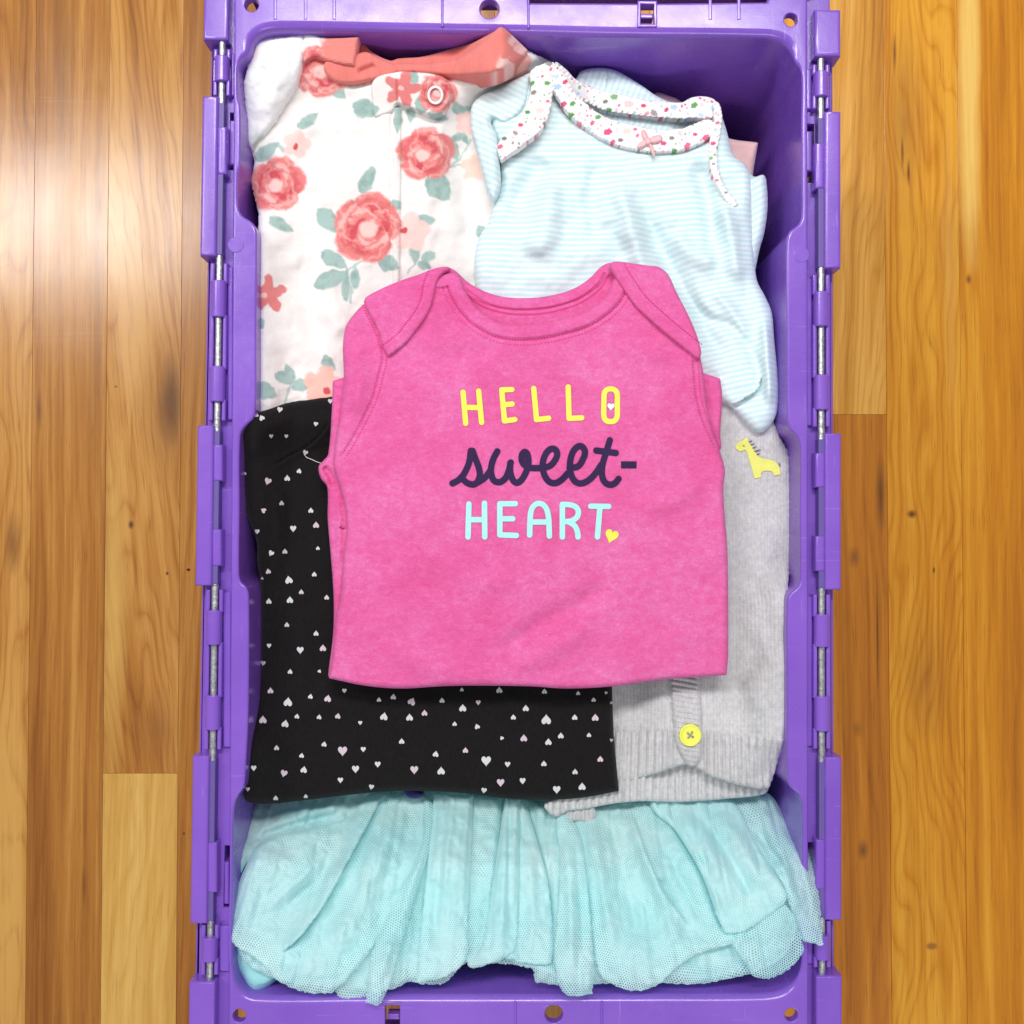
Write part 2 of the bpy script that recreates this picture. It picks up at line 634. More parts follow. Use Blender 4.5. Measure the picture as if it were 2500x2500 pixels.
def m_stripe():
    t = NT("aqua_striped_jersey"); p = t.pos()
    ph = t.attr("phase").outputs['Fac']
    nz = t.noise(t.mapping(p, (500, 500, 1)), 1, 3, 0.7)
    s = t.math('SINE', t.math('MULTIPLY', t.math('ADD', ph, t.math('MULTIPLY', t.math('SUBTRACT', nz, 0.5), 0.22)), 2 * math.pi))
    f = t.math('MULTIPLY_ADD', s, 1.1, 0.5, clamp=True)
    col = t.mix(f, (0.80, 0.885, 0.905), (0.60, 0.82, 0.86))
    sp = t.ramp(t.noise(t.mapping(p, (900, 1500, 1)), 1, 2, 0.6), [(0.35, 0.94), (0.65, 1.0)])
    col = t.mix(1.0, col, sp, 'MULTIPLY')
    n = weave(t, p, 1100, 300, 0.25, 0.0004, 1000)
    return t.out(col, 0.93, n, Sheen_Weight=0.2, Specular_IOR_Level=0.12)

def m_black():
    t = NT("black_jersey"); p = t.pos()
    v = t.noise(t.mapping(p, (700, 300, 1)), 1, 3, 0.7)
    col = t.ramp(v, [(0.3, (0.0040, 0.0032, 0.0036)), (0.75, (0.010, 0.008, 0.009))])
    n = weave(t, p, 1000, 250, 0.4, 0.0004, 1100)
    return t.out(col, 0.85, n, Specular_IOR_Level=0.2, Sheen_Weight=0.04)

def m_grey():
    t = NT("grey_knit"); p = t.pos()
    v = t.noise(t.mapping(p, (420, 300, 1)), 1, 4, 0.75)
    b = t.noise(p, 30, 2, 0.5)
    f = t.math('ADD', t.math('MULTIPLY', v, 0.75), t.math('MULTIPLY', b, 0.25))
    col = t.ramp(f, [(0.30, (0.46, 0.45, 0.455)), (0.52, (0.575, 0.57, 0.58)), (0.72, (0.71, 0.705, 0.72))])
    # knit columns made of slanted loops
    m = t.mapping(p, (1, 1, 1))
    sx = t.n('ShaderNodeSeparateXYZ'); t.l(m, sx.inputs[0])
    wob = t.math('MULTIPLY', t.math('SUBTRACT', t.noise(p, 40, 2, 0.5), 0.5), 2.0)
    cx = t.math('ADD', t.math('MULTIPLY', sx.outputs[0], 2 * math.pi / 0.0021), wob)
    c = t.math('ABSOLUTE', t.math('SINE', t.math('MULTIPLY', cx, 0.5)))
    r = t.math('SINE', t.math('ADD', t.math('MULTIPLY', sx.outputs[1], 2 * math.pi / 0.0019), t.math('MULTIPLY', c, 2.6)))
    h = t.math('ADD', t.math('MULTIPLY', c, 0.7), t.math('ADD', t.math('MULTIPLY', r, 0.18), t.math('MULTIPLY', t.noise(p, 900, 3, 0.7), 0.5)))
    n = t.bump(h, 0.40, 0.0006)
    dk = t.ramp(c, [(0.0, 0.93), (0.45, 1.0)])
    col = t.mix(1.0, col, dk, 'MULTIPLY')
    return t.out(col, 0.95, n, Sheen_Weight=0.3, Specular_IOR_Level=0.1)

def m_net():
    t = NT("aqua_tulle_net"); p = t.pos()
    v = t.attr("net").outputs['Vector']
    ds = t.attr("dens").outputs['Fac']
    acc = None
    for k in range(3):
        a = math.radians(60 * k + 30)
        q = t.n('ShaderNodeVectorMath', operation='DOT_PRODUCT')
        t.l(v, q.inputs[0]); q.inputs[1].default_value = (math.cos(a) * 2 * math.pi, math.sin(a) * 2 * math.pi, 0)
        c = t.math('COSINE', q.outputs['Value'])
        acc = c if acc is None else t.math('ADD', acc, c)
    hole = t.n('ShaderNodeMapRange'); hole.interpolation_type = 'SMOOTHSTEP'
    t.l(acc, hole.inputs[0])
    hole.inputs[1].default_value = -0.7; hole.inputs[2].default_value = 1.3
    hole.inputs[3].default_value = 0.0; hole.inputs[4].default_value = 1.0
    al = t.math('SUBTRACT', 0.97, t.math('MULTIPLY', hole.outputs[0], t.math('MULTIPLY', t.math('SUBTRACT', 1.0, ds), 0.85)), clamp=True)
    tone = t.noise(p, 24, 3, 0.55)
    col = t.ramp(tone, [(0.3, (0.56, 0.93, 0.95)), (0.7, (0.72, 0.97, 0.97))])
    m = t.out(col, 0.75, None, Specular_IOR_Level=0.25, Sheen_Weight=0.3)
    n = t.bump(t.math('SUBTRACT', 1.0, hole.outputs[0]), 0.15, 0.0002)
    t.l(n, t.b.inputs['Normal'])
    tl = t.n('ShaderNodeBsdfTranslucent'); t.l(col, tl.inputs['Color'])
    m1 = t.n('ShaderNodeMixShader'); m1.inputs[0].default_value = 0.30
    t.l(t.b.outputs[0], m1.inputs[1]); t.l(tl.outputs[0], m1.inputs[2])
    tr = t.n('ShaderNodeBsdfTransparent')
    m2 = t.n('ShaderNodeMixShader'); t.l(al, m2.inputs[0]); t.l(tr.outputs[0], m2.inputs[1]); t.l(m1.outputs[0], m2.inputs[2])
    t.l(m2.outputs[0], t.t.nodes['Material Output'].inputs['Surface'])
    return m

def m_lining():
    t = NT("aqua_lining"); p = t.pos()
    col = t.ramp(t.noise(p, 60, 3, 0.6), [(0.3, (0.36, 0.82, 0.86)), (0.7, (0.46, 0.88, 0.91))])
    w = t.n('ShaderNodeTexWave', wave_type='BANDS', bands_direction='Y')
    t.l(t.mapping(p, (300, 620, 1), rot=(0, 0, 0.4)), w.inputs['Vector']); w.inputs['Scale'].default_value = 1; w.inputs['Distortion'].default_value = 2
    n = t.bump(w.outputs['Fac'], 0.6, 0.0008)
    n = t.bump(t.noise(p, 160, 4, 0.7), 0.6, 0.0012, n)
    return t.out(col, 0.8, n, Specular_IOR_Level=0.2)

def m_wood(seed, dark, mid, light, ring=1.0, slant=0.0, knots=(), sap=None, streak=(), pore=0.8):
    """one floor board: broad tone, growth lines, fine streaks and pores, its own knots"""
    t = NT("oak_board"); p = t.pos()
    r = random.Random(seed)
    off = (r.uniform(-9, 9), r.uniform(-9, 9), r.uniform(-9, 9))
    ps0 = t.mapping(p, (1, 1, 1), off, (0, 0, slant))
    warp = t.noise(t.mapping(ps0, (9, 2.2, 1)), 1, 3, 0.55)
    bend = t.n('ShaderNodeCombineXYZ'); t.l(t.math('MULTIPLY', t.math('SUBTRACT', warp, 0.5), 0.010 * (0.5 + ring)), bend.inputs[0])
    va = t.n('ShaderNodeVectorMath', operation='ADD'); t.l(ps0, va.inputs[0]); t.l(bend.outputs[0], va.inputs[1])
    ps = va.outputs[0]
    broad = t.noise(t.mapping(ps, (20, 1.5, 1)), 1, 3, 0.6, 0.3)
    strk = t.noise(t.mapping(ps, (120, 1.6, 1)), 1, 5, 0.62)
    sx = t.n('ShaderNodeSeparateXYZ'); t.l(ps0, sx.inputs[0])
    rg = t.math('ADD', t.math('MULTIPLY', sx.outputs[0], 85.0), t.math('MULTIPLY', warp, 15.0 * ring))
    rings = t.math('FRACT', rg)
    rl = t.ramp(rings, [(0.0, 0.15), (0.10, 0.55), (0.45, 1.0), (0.80, 0.85), (1.0, 0.15)])
    fine = t.noise(t.mapping(ps, (380, 9, 1)), 1, 4, 0.7)
    fine2 = t.noise(t.mapping(ps, (950, 30, 1)), 1, 2, 0.6)
    rmask = t.math('MULTIPLY', rl, t.math('MULTIPLY', broad, 0.07 + 0.10 * min(ring, 2)))
    f = t.math('ADD', t.math('MULTIPLY', broad, 0.42), t.math('ADD', t.math('MULTIPLY', strk, 0.36), t.math('ADD', t.math('MULTIPLY', fine, 0.26), rmask)))
    col = t.ramp(f, [(0.42, dark), (0.56, mid), (0.70, light)])
    pr = t.ramp(fine2, [(0.60, 0.0), (0.72, 1.0)])
    col = t.mix(t.math('MULTIPLY', pr, 0.45 * pore), col, tuple(c * 0.42 for c in dark))
    sp = t.n('ShaderNodeSeparateXYZ'); t.l(p, sp.inputs[0])
    wob = t.math('MULTIPLY', t.math('SUBTRACT', t.noise(t.mapping(p, (30, 9, 1)), 1, 3, 0.6), 0.5), 1.0)
    def ell(kx, ky, rx, ry):
        x, y = W(kx, ky, 0.0)
        a = t.math('DIVIDE', t.math('SUBTRACT', sp.outputs[0], float(x)), rx)
        b = t.math('DIVIDE', t.math('SUBTRACT', sp.outputs[1], float(y)), ry)
        return t.math('ADD', t.math('SQRT', t.math('ADD', t.math('MULTIPLY', a, a), t.math('MULTIPLY', b, b))), t.math('MULTIPLY', wob, 0.7))
    FP = CAM_H / F
    for (kx, ky, rx, ry, c, soft, amt) in sap or ():
        e = ell(kx, ky, rx * FP, ry * FP)
        m = t.ramp(e, [(max(0, 1 - soft), 1.0), (1.0, 0.0)])
        m2 = t.math('MULTIPLY', m, t.math('MULTIPLY_ADD', fine, 0.7, amt - 0.35), clamp=True)
        col = t.mix(m2, col, c)
    for (kx, ky, rx, ry, c, soft, amt) in knots:
        e = ell(kx, ky, rx * FP, ry * FP)
        m = t.ramp(e, [(max(0, 1 - soft), 1.0), (1.0, 0.0)])
        m2 = t.math('MULTIPLY', m, amt)
        col = t.mix(m2, col, c)
    rough = t.ramp(t.noise(t.mapping(p, (22, 5, 1)), 1, 4, 0.7), [(0.3, 0.16), (0.75, 0.24)])
    n = t.bump(t.math('ADD', fine, t.math('MULTIPLY', pr, -0.7)), 0.07, 0.0004)
    n = t.bump(t.noise(p, 20, 1, 0.4), 0.03, 0.003, n)
    scr = t.noise(t.mapping(p, (6, 160, 1), rot=(0, 0, 0.18)), 1, 3, 0.7)
    n = t.bump(t.ramp(scr, [(0.60, 0.0), (0.64, 1.0), (0.68, 0.0)]), 0.025, 0.0004, n)
    return t.out(col, rough, n, Specular_IOR_Level=0.5)

# ------------------------------------------------------------------ floor: oak boards
D1, M1, L1 = (0.235, 0.074, 0.009), (0.39, 0.156, 0.024), (0.54, 0.265, 0.060)
D2, M2, L2 = (0.38, 0.118, 0.005), (0.575, 0.215, 0.008), (0.74, 0.345, 0.028)
YEL = (0.60, 0.36, 0.09)
edges = [-653, -471, -289, -107, 75, 257, 439] + [439 + 192 * k for k in range(1, 9)] + [1985, 2167, 2349, 2531, 2713, 2895, 3077]
edges = sorted(set(edges)); edges = [e for i, e in enumerate(edges) if i == 0 or e - edges[i - 1] > 60]
floor = Solid().prism(np.array([(-1.45, -1.4), (1.5, -1.4), (1.5, 1.5), (-1.45, 1.5)]), -0.03, -0.0065, 0.001).build("floor", m_flat("subfloor", (0.10, 0.05, 0.02), 0.9))
floor["kind"] = "structure"
def board(x0, x1, ya, yb, mat):
    g = 0.00010
    a0, _ = W(x0, 1250, 0); a1, _ = W(x1, 1250, 0)
    A = np.array([(a0 + g, ya + g), (a1 - g, ya + g), (a1 - g, yb - g), (a0 + g, yb - g)])
    o = Solid().prism(A, -0.012 + 0.0058, random.Random(x0).uniform(-0.0001, 0.0001), 0.00022, seg=2).build("plank", mat)
    adopt(o, floor)
BLK = (0.055, 0.030, 0.014)
cfg = {
 75: dict(dark=D1, mid=M1, light=L1, ring=0.3, sap=[]),
 -107: dict(dark=D1, mid=M1, light=L1, ring=1.3, sap=[(20, 2150, 60, 600, YEL, 0.9, 0.5)], knots=[(30, 1330, 26, 90, (0.16, 0.055, 0.014), 0.9, 0.7)]),
 1985: dict(dark=D2, mid=M2, light=L2, ring=0.5, slant=0.05),
 2167: dict(dark=D2, mid=M2, light=L2, ring=2.6),
 2349: dict(dark=D2, mid=M2, light=L2, ring=0.4, sap=[(2365, 150, 34, 560, (0.82, 0.52, 0.13), 0.55, 0.9)], knots=[(2365, 682, 9, 16, (0.14, 0.05, 0.01), 0.8, 0.8)]),
}
for i in range(len(edges) - 1):
    x0, x1 = edges[i], edges[i + 1]
    c = cfg.get(x0, dict(dark=D1 if x0 < 1250 else D2, mid=M1 if x0 < 1250 else M2, light=L1 if x0 < 1250 else L2))
    if x0 == 75:
        c = dict(c); c['knots'] = [(150, 150, 42, 420, (0.20, 0.085, 0.024), 1.0, 0.5), (240, 700, 20, 600, (0.21, 0.09, 0.03), 1.0, 0.5), (66 + 30, 1000, 10, 60, (0.14, 0.05, 0.014), 0.9, 0.7), (205, 2160, 8, 60, (0.15, 0.05, 0.012), 1.0, 0.8), (254, 1500, 10, 800, (0.18, 0.06, 0.014), 1.0, 0.6)]
    ys = [-1.4, 1.5]
    if x0 == 257:
        yj = float(W(350, 1888, 0)[1])
        board(x0, x1, yj, 1.5, m_wood(11, D1, M1, L1, 1.4, -0.10,
              knots=[(418, 985, 42, 125, (0.075, 0.040, 0.018), 0.75, 0.88), (400, 1010, 80, 220, (0.24, 0.09, 0.026), 1.0, 0.55), (320, 1281, 9, 13, BLK, 0.8, 0.9), (408, 1400, 5, 6, BLK, 0.6, 0.9), (283, 944, 6, 4, BLK, 0.8, 0.7), (390, 1780, 60, 120, (0.23, 0.085, 0.022), 1.0, 0.6)],
              sap=[(278, 1480, 40, 460, YEL, 0.8, 0.75), (320, 860, 60, 170, (0.62, 0.36, 0.13), 1.0, 0.5)]))
        board(x0, x1, -1.4, yj, m_wood(12, (0.42, 0.20, 0.032), (0.56, 0.31, 0.066), (0.68, 0.43, 0.125), 0.7, 0.02))
        continue
    if x0 == 439:
        board(x0, x1, ys[0], ys[1], m_wood(13, D1, M1, L1, 0.5, 0.02, knots=[(460, 1391, 6, 4, (0.02, 0.006, 0.003), 0.5, 1.0), (449, 2035, 4, 4, BLK, 0.6, 0.9)]))
        continue
    if x0 == 1985 or (x0 < 2167 and x1 >= 2160):
        yj = float(W(2100, 1012, 0)[1])
        board(x0, x1, yj, 1.5, m_wood(21, (0.38, 0.140, 0.011), (0.57, 0.25, 0.026), (0.74, 0.385, 0.075), 0.9, 0.055))
        board(x0, x1, -1.4, yj, m_wood(22, (0.33, 0.098, 0.006), (0.51, 0.18, 0.013), (0.67, 0.29, 0.034), 0.6, -0.01,
              knots=[(2150, 1210, 14, 110, (0.075, 0.028, 0.008), 0.9, 0.75), (2085, 1360, 17, 32, (0.20, 0.07, 0.018), 0.9, 0.75), (2142, 1540, 3, 190, (0.06, 0.02, 0.006), 0.9, 0.85), (2093, 1780, 16, 26, (0.20, 0.07, 0.018), 0.9, 0.6), (2107, 2075, 16, 28, (0.16, 0.055, 0.014), 0.9, 0.8)]))
        continue
    if x0 == 2167:
        board(x0, x1, ys[0], ys[1], m_wood(23, D2, M2, L2, 1.5, 0.0,
              knots=[(2203, 370, 5, 50, (0.10, 0.025, 0.006), 0.8, 0.85), (2218, 420, 5, 40, (0.09, 0.02, 0.005), 0.8, 0.9), (2184, 130, 6, 60, (0.13, 0.04, 0.01), 0.9, 0.8), (2205, 300, 70, 260, (0.23, 0.082, 0.018), 1.0, 0.55), (2226, 1255, 14, 12, (0.09, 0.025, 0.006), 0.8, 0.9), (2280, 1392, 4, 10, (0.08, 0.02, 0.006), 0.7, 0.9), (2260, 1650, 70, 180, (0.24, 0.085, 0.018), 1.0, 0.4), (2275, 2310, 16, 10, (0.22, 0.08, 0.02), 0.6, 0.7)],
              sap=[(2318, 640, 26, 420, (0.60, 0.31, 0.075), 1.0, 0.5)]))
        continue
    board(x0, x1, ys[0], ys[1], m_wood(100 + i, c['dark'], c['mid'], c['light'], c.get('ring', 1.0), c.get('slant', 0.0), c.get('knots', ()), c.get('sap', ())))

# plain boards beyond the frame
spare = [m_wood(300 + k, *((D1, M1, L1) if k < 2 else (D2, M2, L2)), 0.8) for k in range(4)]
for k in range(12):
    board(-653 - 182 * (k + 1), -653 - 182 * k, -1.4, 1.5, spare[k % 2])
    board(3077 + 182 * k, 3077 + 182 * (k + 1), -1.4, 1.5, spare[2 + k % 2])

# ------------------------------------------------------------------ crate
PLA = m_plastic(); MET = m_metal(); GRP = m_flat('grey_purple_plastic', (0.13, 0.085, 0.32), 0.45, 0.1, 0.4, 0)
crate = thing("storage_crate", "purple plastic tote crate with steel hinge rods, lids hanging open, full of baby clothes", "crate", (0, 0, 0))

inner_px = [(700, 70), (650, 74), (628, 84), (615, 100), (611, 116), (604, 130), (588, 143), (581, 160), (581, 240), (586, 256), (586, 405), (581, 422), (581, 505), (590, 525), (612, 540), (624, 556), (627, 580),
 (625, 800), (624, 990), (618, 1020), (598, 1040), (586, 1062), (584, 1250), (583, 1400), (588, 1420), (601, 1433), (607, 1455), (606, 1740), (600, 1860), (595, 1920), (584, 1938), (574, 1958), (570, 1990), (567, 2180), (566, 2230), (566, 2330), (572, 2385), (590, 2418), (622, 2433),
 (900, 2433), (1260, 2433), (1600, 2432), (1840, 2431), (1900, 2425), (1935, 2405), (1953, 2370), (1958, 2330), (1959, 2100), (1958, 1960), (1950, 1940), (1930, 1922), (1923, 1900), (1922, 1700), (1922, 1470), (1930, 1448), (1948, 1432), (1954, 1415), (1954, 1250), (1954, 1090), (1946, 1065), (1928, 1045), (1922, 1020), (1921, 800), (1921, 590), (1928, 565), (1948, 548), (1957, 530), (1958, 440), (1957, 290), (1958, 230), (1957, 180), (1953, 165), (1942, 150), (1934, 130), (1925, 112), (1905, 97), (1870, 90), (1500, 85), (1290, 80), (1000, 75)]
IN = wpoly(inner_px, smooth=True, step=9)          # CCW in world?
if area2(IN) < 0: IN = IN[::-1]
cen = IN.mean(0)
S = Solid()
yt, yb = float(W(1250, 128, RIM)[1]), float(W(1250, 2400, RIM)[1])
fr = 0.0016 + 0.0036 * np.maximum(sm(yt - 0.006, yt + 0.006, IN[:, 1]), sm(yb + 0.006, yb - 0.006, IN[:, 1]))
frc = fr[:, None]
# inner wall with a rolled lip; the walls lean in towards the base
prev = None
for k in range(0, 6):
    a = k / 5 * math.pi / 2
    A = offset(IN, -fr * (1 - math.sin(a)))
    r = S.ring(A, RIM); S.co[-len(IN):] = [(p[0], p[1], RIM - f * (1 - math.cos(a))) for p, f in zip(A, fr)]
    if prev: S.band(r, prev)
    prev = r
for z, sc in ((RIM - 0.05, 0.996), (RIM - 0.12, 0.982), (0.014, 0.955)):
    r = S.ring(cen + (IN - cen) * sc, z); S.band(r, prev); prev = r
S.cap([prev], True)
# outer wall
OUT = offset(IN, -0.0030)
prev = S.ring(OUT, RIM - 0.006)
for z, sc in ((RIM - 0.05, 0.996), (RIM - 0.12, 0.982), (0.0, 0.955)):
    r = S.ring(cen + (OUT - cen) * sc, z); S.band(prev, r); prev = r
S.cap([prev], False)
S.build("crate_wall", PLA, crate)

def xl(y): return 571 - 13 * y / 2400.0       # outer edge of the left rim band
def xr(y): return 1972 + 2 * y / 2400.0
def ol(y): return 517 - 17.5 * y / 1000.0     # outer edge of the left hinge ledge
def orr(y): return 2036 + 1.6 * y / 1000.0
def rl_(y): return 541 - 13.6 * y / 1000.0    # hinge rods
def rr(y): return 2007 + 1.4 * y / 1000.0

rim_out = [(xl(-40), -40), (xl(600), 600), (xl(1250), 1250), (xl(1900), 1900), (xl(2545), 2545), (1000, 2552), (1258, 2552), (1470, 2552), (xr(2545), 2545), (xr(1900), 1900), (xr(1250), 1250), (xr(600), 600), (xr(-35), -35), (1886, -35), (1872, 4), (1600, 7), (1292, 6), (1288, -40), (900, -40)]
def circ(cx, cy, r, n=26): return wpoly([(cx + r * math.cos(2 * math.pi * i / n), cy + r * math.sin(2 * math.pi * i / n)) for i in range(n)])
holes = [offset(IN, -fr), circ(614, 11, 17), circ(1195, 22, 23), circ(1931, 48, 16), circ(584, 2480, 16), circ(1352, 2476, 22), circ(1932, 2478, 16),
         wrect(1562, 1598, 10, 62), wrect(940, 976, 2449, 2530)]
for nx0, nx1, ny0, ny1 in ((544, 557, 2074, 2226),):
    pass
S = Solid()
A = wpoly(rim_out)
if area2(A) < 0: A = A[::-1]
# flat collar of the rim: outer edge rolled, opening left free for the lip
low = S.ring(A, RIM - 0.007); p = S.ring(A, RIM - 0.0016); S.band(low, p)
for k in range(1, 5):
    a = k / 4 * math.pi / 2
    q = S.ring(offset(A, 0.0016 * (1 - math.cos(a))), RIM - 0.0016 + 0.0016 * math.sin(a)); S.band(p, q); p = q
tops = [p]
HI = offset(IN, -fr)[::-1]
tops.append(S.ring(HI, RIM))
for H in holes[1:]:
    if area2(H) > 0: H = H[::-1]
    hl = S.ring(H, RIM - 0.007); hp = S.ring(H, RIM - 0.0008); S.band(hl, hp)
    for k in (1, 2, 3):
        a = k / 3 * math.pi / 2
        q = S.ring(offset(H, 0.0008 * -(1 - math.cos(a)) * -1), RIM - 0.0008 + 0.0008 * math.sin(a)); S.band(hp, q); hp = q
    tops.append(hp)
S.cap(tops, True)
S.build("rim", PLA, crate)

def box(name, x0, x1, y0, y1, z0, z1, r=0.0012, parent=crate, mat=PLA, zref=RIM):
    return Solid().prism(wrect(x0, x1, y0, y1, zref), z0, z1, r).build(name, mat, parent)

# skirts under the two short ends, ribs and seams on top of them
box("end_skirt", 600, 1900, -38, -30, RIM - 0.03, RIM - 0.0075)
box("end_skirt", 600, 1900, 2540, 2548, RIM - 0.03, RIM - 0.0075)
for x, y0, y1 in ((1080, -36, 66), (1290, -36, 70)):
    box("seam_rib", x - 3, x + 3, y0, y1, RIM - 0.002, RIM + 0.0011, 0.0008)
for x in (1258, 1469):
    box("seam_rib", x - 3, x + 3, 2444, 2548, RIM - 0.002, RIM + 0.0010, 0.0008)
for x0, x1 in ((668, 676), (742, 750), (812, 820), (1730, 1738), (1800, 1808)):
    box("seam_rib", x0, x1, -36, 48, RIM - 0.002, RIM + 0.0005, 0.0005)
# the latch slot: a frame, a bar across it
Solid().prism(wrect(1556, 1604, 3, 68), RIM - 0.002, RIM + 0.0012, 0.0008, [wrect(1564, 1596, 12, 60)]).build("latch_frame", PLA, crate)
box("latch_bar", 1564, 1596, 28, 40, RIM - 0.010, RIM - 0.0025, 0.0008)
box("latch_bar", 944, 972, 2486, 2500, RIM - 0.014, RIM - 0.006, 0.0008)
box("raised_corner", 1888, 1990, -80, -30, RIM - 0.012, RIM + 0.004, 0.002)

# ledges that carry the hinge barrels
LED = RIM - 0.0085
yl = [-40, 96, 300, 600, 900, 1200, 1500, 1800, 2100, 2396, 2545]
L = [(ol(y), y) for y in yl] + [(xl(y) + 3, y) for y in yl[::-1]]
Solid().prism(wpoly(L), RIM - 0.022, LED, 0.001, [wpoly([(553, 262), (553, 404), (569, 404), (569, 262)]), wpoly([(540, 2074), (537, 2226), (555, 2226), (556, 2074)])]).build("hinge_ledge", PLA, crate)
Rr = [(orr(y), y) for y in yl] + [(xr(y) - 3, y) for y in yl[::-1]]
Solid().prism(wpoly(Rr), RIM - 0.022, LED, 0.001, [wpoly([(1976, 290), (1976, 436), (1997, 436), (1997, 290)]), wpoly([(1978, 2066), (1978, 2200), (1994, 2200), (1994, 2066)])]).build("hinge_ledge", PLA, crate)

ROD_Z = RIM - 0.0036
def wp(x, y, z): 
    a, b = W(x, y, RIM); return (float(a), float(b), z)
Solid().cyl(wp(rl_(60), 60, ROD_Z), wp(rl_(2430), 2430, ROD_Z), 0.0022, 12, False).build("hinge_rod", MET, crate)
Solid().cyl(wp(rr(90), 90, ROD_Z), wp(rr(2430), 2430, ROD_Z), 0.0022, 12, False).build("hinge_rod", MET, crate)

def barrel(side, y0, y1, r=0.0048, parent=crate):
    f = rl_ if side < 0 else rr
    s = Solid().cyl(wp(f(y0), y0, ROD_Z), wp(f(y1), y1, ROD_Z), r, 20)
    xc = f((y0 + y1) / 2); e = 15
    s.prism(wrect(xc - e, xc + e, y0 + 3, y1 - 3), LED - 0.001, ROD_Z, 0.0005)
    return s.build("hinge_barrel", PLA, parent)
def cheeks(side, y0, y1):
    f = rl_ if side < 0 else rr
    for d0, d1 in ((-21, -11), (11, 21)):
        xc = f((y0 + y1) / 2)
        Solid().prism(wpoly([(f(y0) + d0, y0), (f(y1) + d0, y1), (f(y1) + d1, y1), (f(y0) + d1, y0)]), LED - 0.001, ROD_Z + 0.0016, 0.0011).build("hinge_cheek", PLA, crate)
for side, zones in ((-1, ((115, [(134, 197)], 230), (640, [(683, 773), (893, 980)], 1026), (1440, [(1490, 1575), (1698, 1783)], 1832), (2262, [(2290, 2350)], 2384))),
                    (1, ((153, [(172, 234)], 262), (668, [(710, 796), (914, 1000)], 1041), (1452, [(1500, 1580), (1700, 1786)], 1830), (2252, [(2285, 2346)], 2366)))):
    for a, bs, b in zones:
        cur = a
        for y0, y1 in bs:
            cheeks(side, cur, y0 + 6); barrel(side, y0, y1); cur = y1 - 6
        cheeks(side, cur, b)
        if side < 0:
            box("hinge_base", rl_((a + b) / 2) + 20, xl((a + b) / 2) - 3, a + 6, b - 4, LED - 0.001, RIM - 0.0052, 0.0012)
        else:
            box("hinge_base", xr((a + b) / 2) + 1, rr((a + b) / 2) - 20, a + 6, b - 4, LED - 0.001, RIM - 0.0052, 0.0012)

for mx, my in ((576, 598), (1957, 622)):
    Solid().prism(circ(mx, my, 19, 30), RIM - 0.001, RIM + 0.0003, 0.0003).build('mould_mark', PLA, crate)

# the two lids, hanging down outside
def lid(side, label, blocks):
    ys = [20, 600, 1250, 1900, 2480]
    if side < 0:
        inn = [(ol(y) + 1, y) for y in ys]; out = [(ol(y) - 14, y) for y in ys]
    else:
        inn = [(orr(y) - 1, y) for y in ys]; out = [(orr(y) + 12, y) for y in ys]
    pan = Solid().prism(wpoly(inn + out[::-1]), 0.04, RIM - 0.013, 0.0015).build("lid", PLA, crate)
    pan["label"] = label
    for y0, y1, bars, full in blocks:
        f = rl_ if side < 0 else rr
        if side < 0:
            x0, x1 = (498 - 15 * y0 / 1000.0), f((y0 + y1) / 2) - (4 if not full else -18)
            q = [(x0, y0), (x0 - 15 * (y1 - y0) / 1000.0, y1), (f(y1) - (4 if not full else -18), y1), (f(y0) - (4 if not full else -18), y0)]
        else:
            x1 = 2052 + 1.6 * y0 / 1000.0
            q = [(f(y0) + (4 if not full else -19), y0), (f(y1) + (4 if not full else -19), y1), (x1, y1), (x1, y0)]
        Solid().prism(wpoly(q), RIM - 0.016, RIM + 0.0012, 0.0022, seg=5).build("hinge_knuckle", PLA, pan)
        if not full:
            e0, e1 = ((-6, 9) if side < 0 else (-9, 6))
            Solid().prism(wpoly([(f(y0) + e0, y0 + 14), (f(y1) + e0, y1 - 4), (f(y1) + e1, y1 - 4), (f(y0) + e1, y0 + 14)]), LED + 0.0004, RIM - 0.0009, 0.0006).build("rod_cover", GRP, pan)
        for b0, b1 in bars:
            xc = f((b0 + b1) / 2)
            qq = [(xc - 6, b0), (xc - 6, b1), (xc + 18, b1), (xc + 18, b0)] if side < 0 else [(xc - 18, b0), (xc - 18, b1), (xc + 6, b1), (xc + 6, b0)]
            Solid().prism(wpoly(qq), LED + 0.0005, RIM + 0.0005, 0.0022, seg=5).build("hinge_tongue", PLA, pan)
lid(-1, "left lid hanging open", [(-40, 98, [], True), (235, 625, [(308, 425)], False), (1038, 1430, [(1085, 1174), (1292, 1382)], False), (1845, 2255, [(2057, 2180)], False), (2396, 2540, [], True)])
lid(1, "right lid hanging open", [(24, 138, [], True), (272, 655, [(348, 460)], False), (1058, 1440, [(1105, 1190), (1308, 1395)], False), (1848, 2246, [(2050, 2172)], False), (2382, 2540, [], True)])
for q in ((553, 572, 284, 394), (1972, 1990, 310, 410), (540, 553, 2112, 2216)):
    box("stop_tab", *q, RIM - 0.03, RIM - 0.006, 0.0015)

